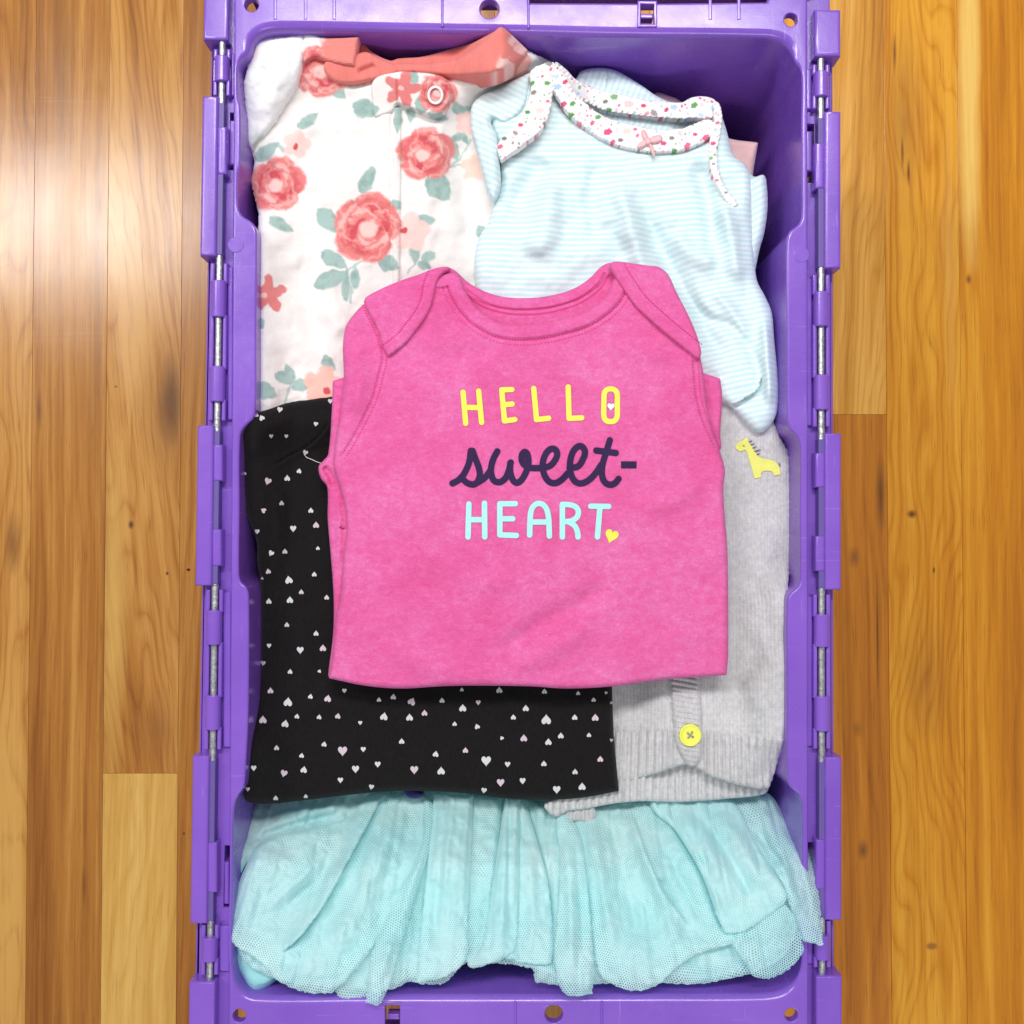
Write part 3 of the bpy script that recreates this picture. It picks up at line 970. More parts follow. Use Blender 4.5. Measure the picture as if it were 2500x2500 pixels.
# ------------------------------------------------------------------ fleece sleepsuit, rose print
NF = Noise(5); NG = Noise(9)
WHITE = np.array((0.87, 0.825, 0.80)); CORAL = np.array(srgb(226, 128, 126)); DCOR = np.array(srgb(206, 78, 88)); LPINK = np.array(srgb(248, 205, 198)); SAGE = np.array(srgb(164, 190, 184)); DSAGE = np.array(srgb(138, 168, 163))
def over(c, m, k):
    return c * (1 - m[:, None]) + k * m[:, None]
leaves = [(726, 312, 778, 275, 12), (861, 262, 926, 268, 20), (812, 208, 842, 240, 13), (845, 200, 890, 206, 8), (1108, 246, 1126, 288, 12), (1128, 285, 1152, 258, 11), (1098, 340, 1116, 392, 11), (1046, 430, 1098, 486, 26), (880, 470, 914, 405, 15), (780, 508, 822, 568, 20), (1014, 536, 1064, 540, 13), (1015, 582, 1013, 648, 12), (1030, 634, 1066, 618, 10), (1022, 640, 1052, 656, 9), (955, 510, 975, 488, 13), (924, 632, 974, 655, 18), (783, 614, 846, 652, 17), (768, 697, 848, 666, 19), (843, 738, 846, 650, 10), (868, 705, 868, 650, 9), (655, 533, 716, 562, 12), (624, 390, 680, 350, 16), (606, 212, 622, 204, 9), (1168, 552, 1184, 590, 12), (628, 772, 641, 804, 9), (713, 938, 700, 888, 11), (670, 910, 710, 934, 11), (713, 946, 774, 928, 13), (788, 870, 816, 908, 12), (622, 942, 674, 968, 18), (1193, 180, 1216, 192, 9), (1046, 276, 1094, 288, 9), (996, 178, 1024, 200, 13), (1012, 262, 1050, 250, 17), (973, 256, 968, 322, 9), (1000, 262, 1004, 300, 10), (1100, 348, 1135, 318, 8), (1126, 322, 1142, 352, 8)]
stems = [([(1098, 408), (1125, 385), (1150, 340)], 3), ([(1098, 408), (1130, 402), (1170, 398)], 2.5), ([(712, 932), (704, 960), (694, 990)], 3), ([(848, 660), (880, 640), (900, 628)], 3.5), ([(860, 700), (856, 740)], 3), ([(996, 664), (1012, 645)], 2.5), ([(680, 350), (692, 365)], 5)]
roses = [(1040, 375, 66, 0.3), (676, 450, 66, 1.2), (896, 556, 82, 2.2), (786, 172, 66, 0.8), (1068, 226, 46, 2.0)]
fl5 = [(724, 352, 36, LPINK, 0.2), (1002, 566, 50, LPINK, 0.6), (1140, 300, 30, LPINK, 0.1), (1160, 410, 34, np.array(srgb(250, 205, 190)), 0.5), (790, 945, 52, np.array(srgb(246, 186, 170)), 0.3), (1255, 160, 46, np.array(srgb(240, 165, 155)), 0.9)]
stars = [(655, 718, 50, 0.3, (643, 720)), (982, 216, 48, 0.05, (980, 213)), (640, 300, 0, 0, (0, 0))]
def fleece_col(x, y):
    wx = x + 3.0 * NF.fbm(x / 14, y / 14, 2); wy = y + 3.0 * NG.fbm(x / 14, y / 14, 2)
    P = np.stack([wx, wy], 1)
    c = np.tile(WHITE, (len(x), 1))
    for A, w in stems:
        c = over(c, sm(w + 1.5, w - 1.5, seg_dist(P, catmull(A, False, 6))) * 0.8, SAGE)
    for (a, b, e, f, w) in leaves:
        dx, dy = e - a, f - b; L = math.hypot(dx, dy)
        u = ((wx - a) * dx + (wy - b) * dy) / L / L
        v = np.abs(-(wx - a) * dy + (wy - b) * dx) / L
        uu = np.clip(u, 0, 1)
        hw = w * 1.05 * np.power(np.sin(math.pi * np.power(uu, 0.8)), 0.75) + 1e-6
        m = sm(3.6, -3.0, v - hw * 1.1) * (u > -0.03) * (u < 1.03)
        c = over(c, m, SAGE)
        c = over(c, m * sm(0.1, 0.5, NF.fbm(x / 16 + a, y / 16, 2)) * 0.55, DSAGE)
    for (cx, cy, r, k, ro) in fl5:
        dx, dy = wx - cx, wy - cy; rr_ = np.hypot(dx, dy); th = np.arctan2(dy, dx)
        m = sm(5, -4, rr_ - r * (0.70 + 0.30 * np.abs(np.cos(2.5 * th + ro))))
        c = over(c, m * 0.9, k)
    c = over(c, sm(8, 5, np.hypot((wx - 722), (wy - 358) * 0.7)), DCOR)
    c = over(c, sm(11, 7, np.hypot((wx - 987), (wy - 563))), DCOR)
    c = over(c, sm(11, 8, np.hypot((wx - 799), (wy - 953))), DCOR)
    for (cx, cy, r, ro, ct) in stars:
        if r == 0: continue
        dx, dy = wx - cx, wy - cy; rr_ = np.hypot(dx, dy); th = np.arctan2(dy, dx)
        m = sm(3.5, -3.5, rr_ - r * (0.74 + 0.26 * np.cos(5 * th + ro * 5)))
        c = over(c, m, CORAL)
        c = over(c, sm(9, 6, np.hypot(wx - ct[0], wy - ct[1])) * 0.8, LPINK)
    for (cx, cy, r, ro) in roses:
        dx, dy = wx - cx, wy - cy; q = np.hypot(dx, dy); th = np.arctan2(dy, dx)
        n = NF.fbm(x / 24 + cx, y / 24, 3)
        m = sm(5, -4, q - r * 1.08 * (0.80 + 0.17 * np.sqrt(np.abs(np.cos(2.5 * th + ro * 3))) + 0.05 * np.cos(2 * th + ro)))
        c = over(c, m, CORAL)
        u = q / r
        sp_ = np.sin(2 * th + 7.5 * u + ro * 2 + n * 1.2)
        c = over(c, m * sm(0.15, 0.85, sp_) * sm(0.12, 0.30, u) * sm(0.95, 0.55, u), DCOR)
        c = over(c, m * sm(0.55, 0.9, -sp_) * sm(0.25, 0.4, u) * sm(1.0, 0.7, u) * 0.55, LPINK)
        e2 = np.sin(3 * th - 13 * u + ro * 5 + n * 2.0)
        c = over(c, m * sm(0.55, 0.95, e2) * sm(0.3, 0.5, u) * sm(1.0, 0.8, u) * 0.55, DCOR)
        c = over(c, m * sm(0.6, 0.95, -e2) * sm(0.35, 0.6, u) * 0.35, LPINK)
        ox, oy = -0.12 * r * math.cos(ro), 0.05 * r
        c = over(c, sm(0.30, 0.16, np.hypot((dx - ox) * 0.9, dy - oy) / r + 0.05 * n) * 0.9, LPINK)
    return c
def coral_col(x, y):
    c = np.tile(np.array(srgb(238, 132, 124)), (len(x), 1))
    return c * (0.94 + 0.06 * NF.fbm(x / 9, y / 30, 2))[:, None]

FLE = m_vcol("printed_fleece", 0.97, 0.45, 0.35, 650)
RIB = m_vcol("coral_ribbing", 0.95, 0.3, 0.2, 900)
fl = thing("sleepsuit", "white fleece sleepsuit printed with coral roses, coral collar and zip tab", "sleepsuit", (*[float(v) for v in W(880, 500, 0.2)], 0.2))
f_body = [(619, 119, 1), (640, 110), (740, 84), (800, 150), (860, 196), (966, 178), (1095, 186), (1200, 176), (1286, 122, 1), (1345, 150, 1), (1400, 400), (1400, 800), (1300, 1050, 1), (640, 1050, 1), (624, 985), (625, 870), (626, 700), (627, 594), (632, 528), (625, 497), (614, 444), (620, 396), (606, 352), (601, 282), (595, 211), (602, 170)]
def fz(x, y):
    k = sm(-45, 25, y + 0.516 * (x - 1161) - 245)          # dips where the striped bodysuit lies on it
    return 0.236 + 0.012 * sm(720, 640, x) * sm(430, 580, y) + 0.010 * sm(300, 150, y) * (1 - sm(1120, 1260, x) * k) - 0.012 * sm(1050, 1190, x) * k
SB = Sheet(f_body, fz, r=30, rz=0.006, rough=1.2, noise=0.0016, nscale=70, seed=3, folds=[
    ('r', [(680, 500), (715, 640), (720, 780), (700, 900)], 34, 0.004), ('r', [(735, 620), (745, 760), (790, 850)], 30, -0.005),
    ('r', [(800, 640), (815, 760), (835, 840)], 30, 0.004), ('r', [(1120, 300), (1130, 420), (1150, 560), (1130, 640)], 40, -0.006),
    ('r', [(1060, 480), (1080, 560), (1060, 650)], 26, -0.003), ('r', [(770, 250), (720, 330), (650, 400)], 36, 0.004),
    ('r', [(850, 230), (850, 420), (840, 520)], 60, 0.003), ('r', [(640, 560), (650, 760)], 30, 0.003)])
SB.build("body", FLE, fl, h=2.3, drop=0.05, col=fleece_col)
SL = Sheet([(619, 119), (626, 100), (644, 92), (696, 86), (740, 76, 1), (745, 92), (739, 145), (727, 202), (696, 255), (670, 299), (644, 330), (614, 362, 1), (604, 345), (600, 282), (594, 211), (602, 172)],
           lambda x, y: fz(x, y) + 0.0055, r=18, rz=0.0045, rough=1.2, noise=0.0012, nscale=50, seed=4, folds=[('r', [(690, 110), (680, 200), (630, 300)], 30, 0.004)])
def sleeve_col(x, y):
    c = np.tile(np.array((0.88, 0.875, 0.88)), (len(x), 1))
    m = sm(0.0, 0.6, NF.fbm(x / 18, y / 22, 3)) * sm(40, 10, np.hypot(x - 608, y - 205)) 
    c = over(c, m * 0.6, SAGE)
    c = over(c, sm(34, 8, np.hypot(x - 630, y - 345)) * 0.5, DSAGE)
    return over(c, sm(26, 5, np.hypot(x - 622, y - 130)) * 0.35, LPINK)
SL.build("sleeve", FLE, fl, h=3, drop=0.02, col=sleeve_col)
# the coral collar: inside of the back, left and right bands, the folded-over rib
BC = Sheet([(876, 92, 1), (909, 127), (953, 148), (972, 143), (1032, 138), (1095, 121), (1158, 102), (1212, 74, 1), (1225, 84), (1170, 140), (1060, 172), (960, 172), (880, 140)], lambda x, y: 0.240 + 0.022 * sm(1100, 1215, x), r=8, rz=0.002)
def ribs_of(px_per, amp, ang):
    ca, sa = math.cos(ang), math.sin(ang)
    return lambda x, y, d: amp * np.sin((x * ca + y * sa) * 2 * math.pi / px_per)
BC.build("back_collar", RIB, fl, h=2.5, drop=0.02, col=coral_col)
RB = Sheet([(956, 158), (1050, 154), (1110, 144), (1160, 118), (1208, 76), (1222, 66), (1236, 73), (1288, 122, 1), (1272, 145), (1205, 178), (1150, 184), (1095, 186), (1010, 180), (960, 177)], lambda x, y: fz(x, y) + 0.003 + 0.020 * sm(1080, 1210, x) * (1 - 0.85 * sm(1222, 1284, x)), r=12, rz=0.0034, extra=ribs_of(5.5, 0.00018, 0.3))
RB.build("collar_band", RIB, fl, h=2, drop=0.02, col=lambda x, y: over(coral_col(x, y), sm(18, 34, x - 1215 + (y - 100) * 0.5) * 0.8 * sm(0.0, 0.4, NF.fbm(x / 20, y / 20, 2) + 0.25), LPINK))
LB = Sheet([(864, 134), (893, 127), (921, 140), (953, 154), (972, 166), (969, 178), (921, 192), (858, 204), (826, 201), (802, 186), (790, 160), (812, 140)], lambda x, y: fz(x, y) + 0.0038, r=8, rz=0.0024, extra=ribs_of(5.5, 0.0002, 0.5), folds=[('r', [(870, 180), (920, 160)], 9, -0.003)])
LB.build("collar_band", RIB, fl, h=2, drop=0.012, col=coral_col)
FO = Sheet([(740, 80, 1), (760, 79), (784, 90), (830, 92), (876, 89, 1), (874, 104), (865, 160, 1), (839, 157), (806, 150), (770, 140), (742, 150)], lambda x, y: fz(x, y) + 0.0052 + 0.002 * sm(740, 870, x), r=10, rz=0.003, extra=lambda x, y, d: 0.0003 * np.sin((y + 0.08 * x) * 2 * math.pi / 5.5) * (x > 790))
FO.build("shoulder_fold", FLE, fl, h=1.8, drop=0.010, col=lambda x, y: over(fleece_col(x, y), sm(770, 800, x + 6 * NF.fbm(x / 12, y / 12, 2)), np.array(srgb(238, 138, 130))))
# zip placket, tab and snap
PLK = Sheet([(906, 262, 1), (979, 262, 1), (979, 400), (977, 560), (976, 720, 1), (906, 720, 1)], lambda x, y: SB.z(np.stack([x, y], 1)) + 0.0024 * sm(906, 940, x), r=6, rz=0.0014, folds=[('r', [(956, 262), (955, 720)], 4, -0.0012, 0), ('r', [(968, 262), (967, 720)], 6, 0.0008, 0)])
PLK.build("zip_placket", FLE, fl, h=2, drop=0.004, col=fleece_col)
TAB = Sheet([(912, 196), (966, 176), (1023, 177), (1057, 181), (1089, 193), (1102, 220), (1095, 256), (1079, 277), (1057, 283), (1029, 275), (985, 257), (968, 255), (962, 270), (925, 285), (913, 284), (909, 256)], lambda x, y: fz(x, y) + 0.0052 + 0.003 * sm(950, 1060, x), r=8, rz=0.0028, folds=[('s', [(966, 180), (968, 270)], 10, 0.002)])
TAB.build("zip_tab", FLE, fl, h=1.8, drop=0.008, col=fleece_col)
S = Solid()
P = np.array([(1063 + 16.5 * math.cos(a), 232 + 20 * math.sin(a)) for a in np.linspace(0, 2 * math.pi, 28, endpoint=False)])
zz = TAB.z(P) + 0.0008
x, y = W(P[:, 0], P[:, 1], zz)
n = 28; co = []; fs = []
c0 = np.array([x.mean(), y.mean()])
for i in range(n):
    e = np.array([x[i], y[i]]) - c0; e /= np.linalg.norm(e)
    for k in range(8):
        a = 2 * math.pi * k / 8
        co.append((x[i] + e[0] * 0.0009 * math.cos(a), y[i] + e[1] * 0.0009 * math.cos(a), zz[i] + 0.0007 * math.sin(a)))
for i in range(n):
    for k in range(8):
        fs.append([i * 8 + k, i * 8 + (k + 1) % 8, ((i + 1) % n) * 8 + (k + 1) % 8, ((i + 1) % n) * 8 + k])
adopt(link("snap_ring", mesh_from("snap_ring", np.array(co), fs), m_flat("white_enamel", (0.88, 0.88, 0.88), 0.3, 0.02, 0.5, 0)), fl)

# ------------------------------------------------------------------ pale pink garment deep at the far right
pk = thing("folded_garment", "pale peach pink garment mostly hidden behind the striped bodysuit in the far corner", "clothing", (*[float(v) for v in W(1800, 400, 0.17)], 0.17))
PE = Sheet([(1596, 232), (1640, 236), (1668, 252), (1720, 305), (1778, 337), (1851, 348, 1), (1838, 430), (1830, 520), (1700, 520), (1600, 400)], 0.200, r=16, rz=0.005, noise=0.001, nscale=40)
PE.build("folded_body", m_flat("peach_jersey", (0.86, 0.56, 0.52), 0.95, 0.3, 0.1, 0.2), pk, h=4, drop=0.10)

# ------------------------------------------------------------------ striped bodysuit with floral neckline
STR = m_stripe()
st = thing("striped_bodysuit", "pale aqua and white striped bodysuit with ditsy floral neckline and pink bow", "bodysuit", (*[float(v) for v in W(1500, 600, 0.21)], 0.21))
PER = 13.6
def ph_body(x, y, d, z):
    return (y + 0.035 * (x - 1400) + 9 * np.sin(x / 130.0) + 0.16 * np.maximum(x - 1640, 0) * sm(520, 760, y) + z * 900) / PER
def ph_rot(a, k=500):
    return lambda x, y, d, z: (y * math.cos(a) + x * math.sin(a) + z * k) / PER
BK = Sheet([(1404, 200), (1410, 186), (1418, 174), (1451, 166), (1482, 167), (1512, 176), (1567, 209), (1603, 234), (1640, 250), (1700, 262), (1715, 300), (1600, 345), (1480, 320), (1400, 250)], 0.222, r=12, rz=0.005, noise=0.0006, nscale=40, folds=[('s', [(1484, 160), (1478, 215)], 7, 0.002)])
BK.build("back", STR, st, h=3, drop=0.04, attrs={"phase": ph_rot(1.2)})
s_body = [(1295, 176, 1), (1349, 190), (1360, 236), (1385, 272), (1422, 305), (1494, 346), (1549, 362), (1621, 367), (1675, 360), (1730, 335), (1745, 300, 1), (1756, 280), (1769, 304), (1778, 334), (1791, 378), (1822, 405), (1834, 440), (1836, 520), (1840, 600), (1844, 660), (1850, 690), (1866, 720), (1884, 762), (1890, 826), (1899, 923), (1899, 993), (1888, 1028), (1866, 1053), (1844, 1053), (1813, 1024), (1787, 996), (1762, 980), (1700, 960), (1300, 960, 1), (1160, 800), (1160, 700), (1158, 638), (1167, 585), (1193, 541), (1206, 495, 1), (1222, 440), (1215, 357), (1196, 300), (1190, 240), (1240, 205)]
def sz(x, y):
    return 0.239 + 0.005 * sm(700, 950, y) * sm(1600, 1800, x)
SS = Sheet(s_body, sz, r=26, rz=0.008, noise=0.0016, nscale=75, seed=8, fk=1.5, folds=[
    ('r', [(1240, 520), (1300, 440), (1330, 380)], 30, -0.005), ('r', [(1350, 420), (1330, 560), (1290, 640)], 34, 0.006),
    ('r', [(1450, 390), (1445, 500), (1460, 600)], 20, -0.0025), ('r', [(1500, 420), (1530, 520), (1560, 620), (1600, 720)], 26, 0.006),
    ('r', [(1470, 540), (1530, 640)], 26, -0.003), ('r', [(1560, 470), (1600, 580), (1700, 760), (1780, 900)], 22, -0.0045),
    ('r', [(1700, 380), (1730, 500), (1745, 640)], 20, -0.005), ('r', [(1760, 480), (1790, 600), (1800, 700)], 22, 0.005),
    ('r', [(1660, 700), (1720, 770), (1800, 810), (1850, 900), (1862, 1010)], 13, -0.0028), ('r', [(1730, 690), (1800, 780), (1820, 850)], 16, 0.0025),
    ('s', [(1784, 990), (1850, 950), (1856, 920)], 10, -0.004, 0.1), ('r', [(1865, 760), (1875, 900), (1880, 1000)], 16, 0.005),
    ('r', [(1640, 560), (1690, 620), (1760, 640)], 26, 0.004), ('r', [(1220, 420), (1215, 500)], 20, -0.003)])
SS.build("front", STR, st, h=2.6, drop=0.05, attrs={"phase": ph_body})
SLV = Sheet([(1295, 176, 1), (1240, 203), (1186, 228), (1161, 245), (1150, 267), (1150, 314), (1160, 350), (1172, 396), (1189, 460), (1206, 497, 1), (1222, 450), (1219, 390), (1212, 330), (1200, 290), (1230, 300), (1280, 260)], lambda x, y: sz(x, y) + 0.004, r=14, rz=0.0045, noise=0.0008, nscale=40, seed=12, folds=[('r', [(1175, 260), (1195, 360), (1208, 450)], 14, 0.003)])
SLV.build("sleeve", STR, st, h=3, drop=0.02, attrs={"phase": ph_rot(-0.45)})
SRV = Sheet([(1800, 420), (1822, 408), (1840, 431), (1864, 427), (1871, 442), (1874, 506), (1866, 568), (1855, 607), (1844, 660), (1836, 700), (1815, 640), (1805, 540)], 0.234, r=18, rz=0.008, noise=0.0008, nscale=40, seed=13)
SRV.build("sleeve", STR, st, h=3, drop=0.05, attrs={"phase": ph_rot(0.5)})
# shoulder panel (envelope) at the left, edged with floral trim
rng = random.Random(4)
FLW = []
pal = [srgb(224, 110, 142), srgb(228, 120, 150), srgb(140, 182, 130), srgb(168, 155, 150), srgb(190, 214, 238), srgb(195, 216, 240), srgb(248, 208, 210), srgb(248, 208, 210), srgb(238, 160, 180)]
KSC = 0.78
for _ in range(2600):
    FLW.append((rng.uniform(1200, 1810), rng.uniform(145, 520), rng.choice([2.4, 2.8, 3.2, 4.0, 5, 6.5, 9]), rng.choice(pal), rng.uniform(0, 6.3)))
KEY = [(1752, 300, 7, srgb(225, 120, 150), 0.2), (1741, 350, 8, srgb(226, 90, 135), 0.1), (1742, 400, 5, srgb(170, 150, 150), 0), (1750, 440, 6, srgb(225, 140, 165), 0), (1772, 470, 5, srgb(160, 150, 150), 0), (1745, 378, 5, srgb(150, 180, 140), 0), (1484, 322, 13, srgb(226, 90, 135), 0.2), (1496, 347, 9, srgb(226, 110, 150), 0.5), (1515, 342, 8, srgb(140, 130, 125), 0), (1380, 200, 9, srgb(220, 90, 120), 0.4), (1361, 212, 12, srgb(180, 205, 240), 0.1), (1376, 254, 10, srgb(224, 95, 135), 0.3), (1336, 203, 9, srgb(105, 165, 95), 0), (1300, 203, 8, srgb(105, 165, 95), 0.6), (1303, 226, 9, srgb(150, 140, 130), 0.4), (1487, 268, 8, srgb(90, 150, 90), 0), (1478, 248, 8, srgb(140, 130, 120), 0.2), (1571, 258, 8, srgb(215, 80, 115), 0), (1535, 254, 14, srgb(250, 205, 205), 0), (1627, 268, 8, srgb(215, 80, 115), 0.6), (1695, 257, 11, srgb(110, 165, 100), 0.4), (1645, 262, 11, srgb(185, 205, 240), 0), (1620, 350, 9, srgb(226, 90, 135), 0), (1646, 367, 8, srgb(110, 165, 100), 0), (1531, 320, 13, srgb(252, 215, 205), 0), (1398, 253, 9, srgb(110, 165, 100), 0.4), (1395, 280, 9, srgb(110, 165, 100), 0), (1460, 286, 9, srgb(110, 165, 100), 0.2), (1221, 358, 9, srgb(226, 110, 140), 0.3), (1271, 305, 8, srgb(220, 90, 120), 0), (1231, 338, 8, srgb(130, 130, 120), 0), (1288, 274, 8, srgb(100, 155, 90), 0), (1318, 270, 13, srgb(250, 215, 212), 0), (1697, 328, 7, srgb(220, 90, 130), 0), (1640, 337, 8, srgb(150, 140, 130), 0)]
FLW = [f for f in FLW if all(math.hypot(f[0] - k[0], f[1] - k[1]) > f[2] + k[2] + 2 for k in KEY)] 
acc = []
for f in FLW:
    if all(math.hypot(f[0] - k[0], f[1] - k[1]) > f[2] + k[2] + 1.6 for k in acc):
        acc.append(f)
FLW = acc + [(k[0], k[1], k[2] * KSC, k[3], k[4]) for k in KEY]
def trim_col(x, y):
    c = np.tile(np.array((0.90, 0.885, 0.885)), (len(x), 1))
    for cx, cy, r, k, ro in FLW:
        w = np.where((np.abs(x - cx) < r * 1.3) & (np.abs(y - cy) < r * 1.3))[0]
        if len(w) == 0: continue
        dx, dy = x[w] - cx, y[w] - cy; q = np.hypot(dx, dy); th = np.arctan2(dy, dx)
        m = sm(0.9, -0.9, q - r * (0.88 + 0.10 * np.cos(5 * th + ro) + 0.16 * np.cos(2 * th + ro * 3)))
        c[w] = over(c[w], m, np.array(k))
    return c
TRM = m_vcol("floral_trim_print", 0.95, 0.2, 0.15, 900)
def ruffle(per, amp):
    return lambda x, y, d: amp * sm(14, 3, d) * np.sin((x * 0.8 + y) * 2 * math.pi / per) + amp * 0.35 * np.sin((x - 0.4 * y) * 2 * math.pi / (per * 1.7))
BT = Sheet([(1353, 154), (1382, 169), (1404, 192), (1440, 210), (1476, 223), (1512, 229), (1567, 243), (1614, 247), (1664, 250), (1686, 239), (1715, 235), (1744, 243), (1753, 262), (1746, 284), (1720, 290), (1693, 288), (1668, 291), (1610, 288), (1512, 277), (1476, 270), (1447, 259), (1404, 236), (1367, 209)], lambda x, y: 0.2285 + 0.010 * sm(1620, 1730, x) + 0.012 * sm(1460, 1360, x), r=4, rz=0.0014, extra=ruffle(13, 0.0004))
BT.build("back_neck_trim", TRM, st, h=1.5, drop=0.006, col=trim_col)
FT = Sheet([(1346, 151), (1349, 212), (1364, 241), (1385, 274), (1422, 307), (1458, 332), (1494, 350), (1549, 365), (1621, 371), (1675, 364), (1715, 347), (1735, 332), (1746, 300), (1722, 292), (1693, 303), (1664, 314), (1603, 317), (1556, 307), (1494, 292), (1458, 274), (1425, 247), (1404, 225), (1382, 186), (1358, 160)], lambda x, y: sz(x, y) + 0.0028 + 0.005 * sm(1450, 1350, x), r=4, rz=0.0012, extra=ruffle(12, 0.0003), rough=1.0, rs=6)
FT.build("front_neck_trim", TRM, st, h=1.5, drop=0.006, col=trim_col)
LT = Sheet([(1349, 154), (1352, 194), (1347, 245), (1339, 285), (1318, 322), (1288, 347), (1251, 373), (1222, 391, 1), (1214, 357), (1230, 332), (1255, 310), (1277, 278), (1289, 249), (1297, 212), (1294, 176), (1324, 156)], lambda x, y: sz(x, y) + 0.0085, r=4, rz=0.0012, extra=ruffle(12, 0.00035), rough=1.0, rs=6)
LT.build("shoulder_trim", TRM, st, h=1.5, drop=0.007, col=trim_col)
RT = Sheet([(1742, 247), (1757, 255), (1763, 280), (1760, 321), (1752, 365), (1755, 415), (1774, 462), (1797, 490), (1800, 502), (1790, 506), (1764, 478), (1740, 432), (1731, 394), (1733, 343), (1743, 296)], lambda x, y: sz(x, y) + 0.0032, r=4, rz=0.0012, extra=ruffle(12, 0.0003), rough=0.8, rs=6)
RT.build("shoulder_trim", TRM, st, h=1.5, drop=0.012, col=trim_col)
BOWM = m_flat("pink_satin", (0.88, 0.50, 0.52), 0.5, 0.1, 0.4, 0.2)
for nm, q in (("bow_loop", [(1583, 340), (1576, 318), (1566, 312), (1562, 322), (1572, 342)]), ("bow_loop", [(1584, 340), (1600, 330), (1618, 328), (1622, 342), (1604, 350), (1588, 350)]), ("bow_tail", [(1578, 342), (1562, 346), (1550, 362), (1562, 364), (1580, 354)]), ("bow_tail", [(1582, 350), (1592, 352), (1600, 372), (1601, 389), (1594, 380), (1586, 362)]), ("bow_knot", [(1574, 338), (1588, 336), (1592, 347), (1584, 355), (1574, 350)])):
    Sheet([(1584 + (a - 1584) * 0.86, 344 + (b - 344) * 0.86) for a, b in q], 0.2445 + (0.001 if nm == "bow_knot" else 0), r=7, rz=0.002, step=3).build(nm, BOWM, st, h=1.5, drop=0.002)

# ------------------------------------------------------------------ grey cardigan
GRY = m_grey()
cg = thing("cardigan", "light grey knitted cardigan with yellow button and embroidered yellow giraffe", "cardigan", (*[float(v) for v in W(1750, 1500, 0.2)], 0.2))
def ribz(per, amp, fan=0.0, x0=1690, y0=1780, on=None):
    def f(x, y, d):
        ph = (x - x0) / per * (1 - fan * (y - y0) / 1000.0)
        v = amp * np.power(np.abs(np.sin(ph * math.pi)), 0.6)
        return v * (on(x, y) if on is not None else 1.0)
    return f
UH = Sheet([(1500, 1840, 1), (1700, 1840), (1880, 1850, 1), (1876, 1928), (1857, 1941), (1778, 1950), (1668, 1958), (1580, 1956), (1514, 1960), (1470, 1967), (1426, 1976), (1386, 1981), (1360, 1994), (1340, 1984), (1329, 1966), (1351, 1950), (1420, 1920)], 0.2185, r=9, rz=0.003, extra=ribz(18, 0.0034, 0.2))
UH.build("back_hem", GRY, cg, h=2.2, drop=0.006)
CF = Sheet([(1358, 1975), (1366, 1999), (1372, 2008), (1417, 2006), (1446, 2013), (1454, 1978), (1440, 1955), (1380, 1955)], 0.2155, r=9, rz=0.003, extra=ribz(10, 0.0018, 0.0))
CF.build("cuff", GRY, cg, h=2, drop=0.006)
def c_on(x, y):
    return sm(1776, 1790, y - 0.10 * np.maximum(x - 1700, 0)) * np.where((x > 1640) & (x < 1720), 0.0, 1.0)
c_body = [(1700, 960), (1850, 990), (1888, 1030), (1905, 1068), (1927, 1112), (1934, 1178), (1935, 1310), (1927, 1398), (1923, 1464), (1925, 1574), (1927, 1662), (1923, 1750), (1912, 1820), (1894, 1876), (1877, 1926, 1), (1850, 1925), (1800, 1916), (1734, 1895), (1703, 1876), (1686, 1866), (1668, 1868), (1602, 1888), (1510, 1911, 1), (1470, 1900), (1470, 1620, 1), (1690, 1400)]
def cz(x, y):
    return 0.233 + 0.020 * sm(1790, 1915, x) * sm(1360, 1480, y) * sm(1900, 1780, y) - 0.014 * sm(1640, 1530, x)
SC = Sheet(c_body, cz, r=14, rz=0.004, rough=1.4, noise=0.0013, nscale=80, seed=21, extra=lambda x, y, d: ribz(19, 0.0036, 0.25, on=c_on)(x, y, d), folds=[
    ('r', [(1810, 1380), (1870, 1480), (1890, 1620)], 26, -0.003), ('r', [(1840, 1620), (1850, 1750)], 24, 0.003), ('r', [(1780, 1700), (1830, 1640), (1850, 1560)], 24, -0.003),
    ('s', [(1632, 1640), (1640, 1720), (1650, 1800), (1690, 1868)], 9, -0.002, 0.05)])
SC.build("front", GRY, cg, h=2.4, drop=0.05)
PC = Sheet([(1632, 1640, 1), (1706, 1640, 1), (1714, 1720), (1716, 1790), (1712, 1850), (1690, 1872), (1668, 1852), (1648, 1800), (1640, 1720)], lambda x, y: cz(x, y) + 0.003, r=9, rz=0.0025, extra=lambda x, y, d: 0.0019 * np.power(np.abs(np.sin((y - 0.18 * (x - 1670)) / 13 * math.pi)), 0.6) * sm(0, 10, d))
PC.build("button_band", GRY, cg, h=1.9, drop=0.004)
# button with a raised rim and four holes with thread
bx, by = W(1677, 1786, 0.225)
S = Solid(); n = 36; zt = 0.2372
prof = [(0.0070, 0.0), (0.0072, 0.0012), (0.0069, 0.0019), (0.0062, 0.0021), (0.0054, 0.0015), (0.0046, 0.0013)]
rings = [S.ring(np.array([(bx + r * math.cos(2 * math.pi * i / n), by + r * math.sin(2 * math.pi * i / n)) for i in range(n)]), zt + dz) for r, dz in prof]
for a, b in zip(rings, rings[1:]): S.band(a, b)
hs = []
for q in range(4):
    a = math.pi / 4 + q * math.pi / 2 + 0.15
    c = (bx + 0.0021 * math.cos(a), by + 0.0021 * math.sin(a))
    H = np.array([(c[0] + 0.0008 * math.cos(-t), c[1] + 0.0008 * math.sin(-t)) for t in np.linspace(0, 2 * math.pi, 12, endpoint=False)])
    r1 = S.ring(H, zt + 0.0013); r0 = S.ring(H, zt - 0.001); S.band(r0, r1); hs.append(r1)
S.cap([rings[-1]] + hs, True)
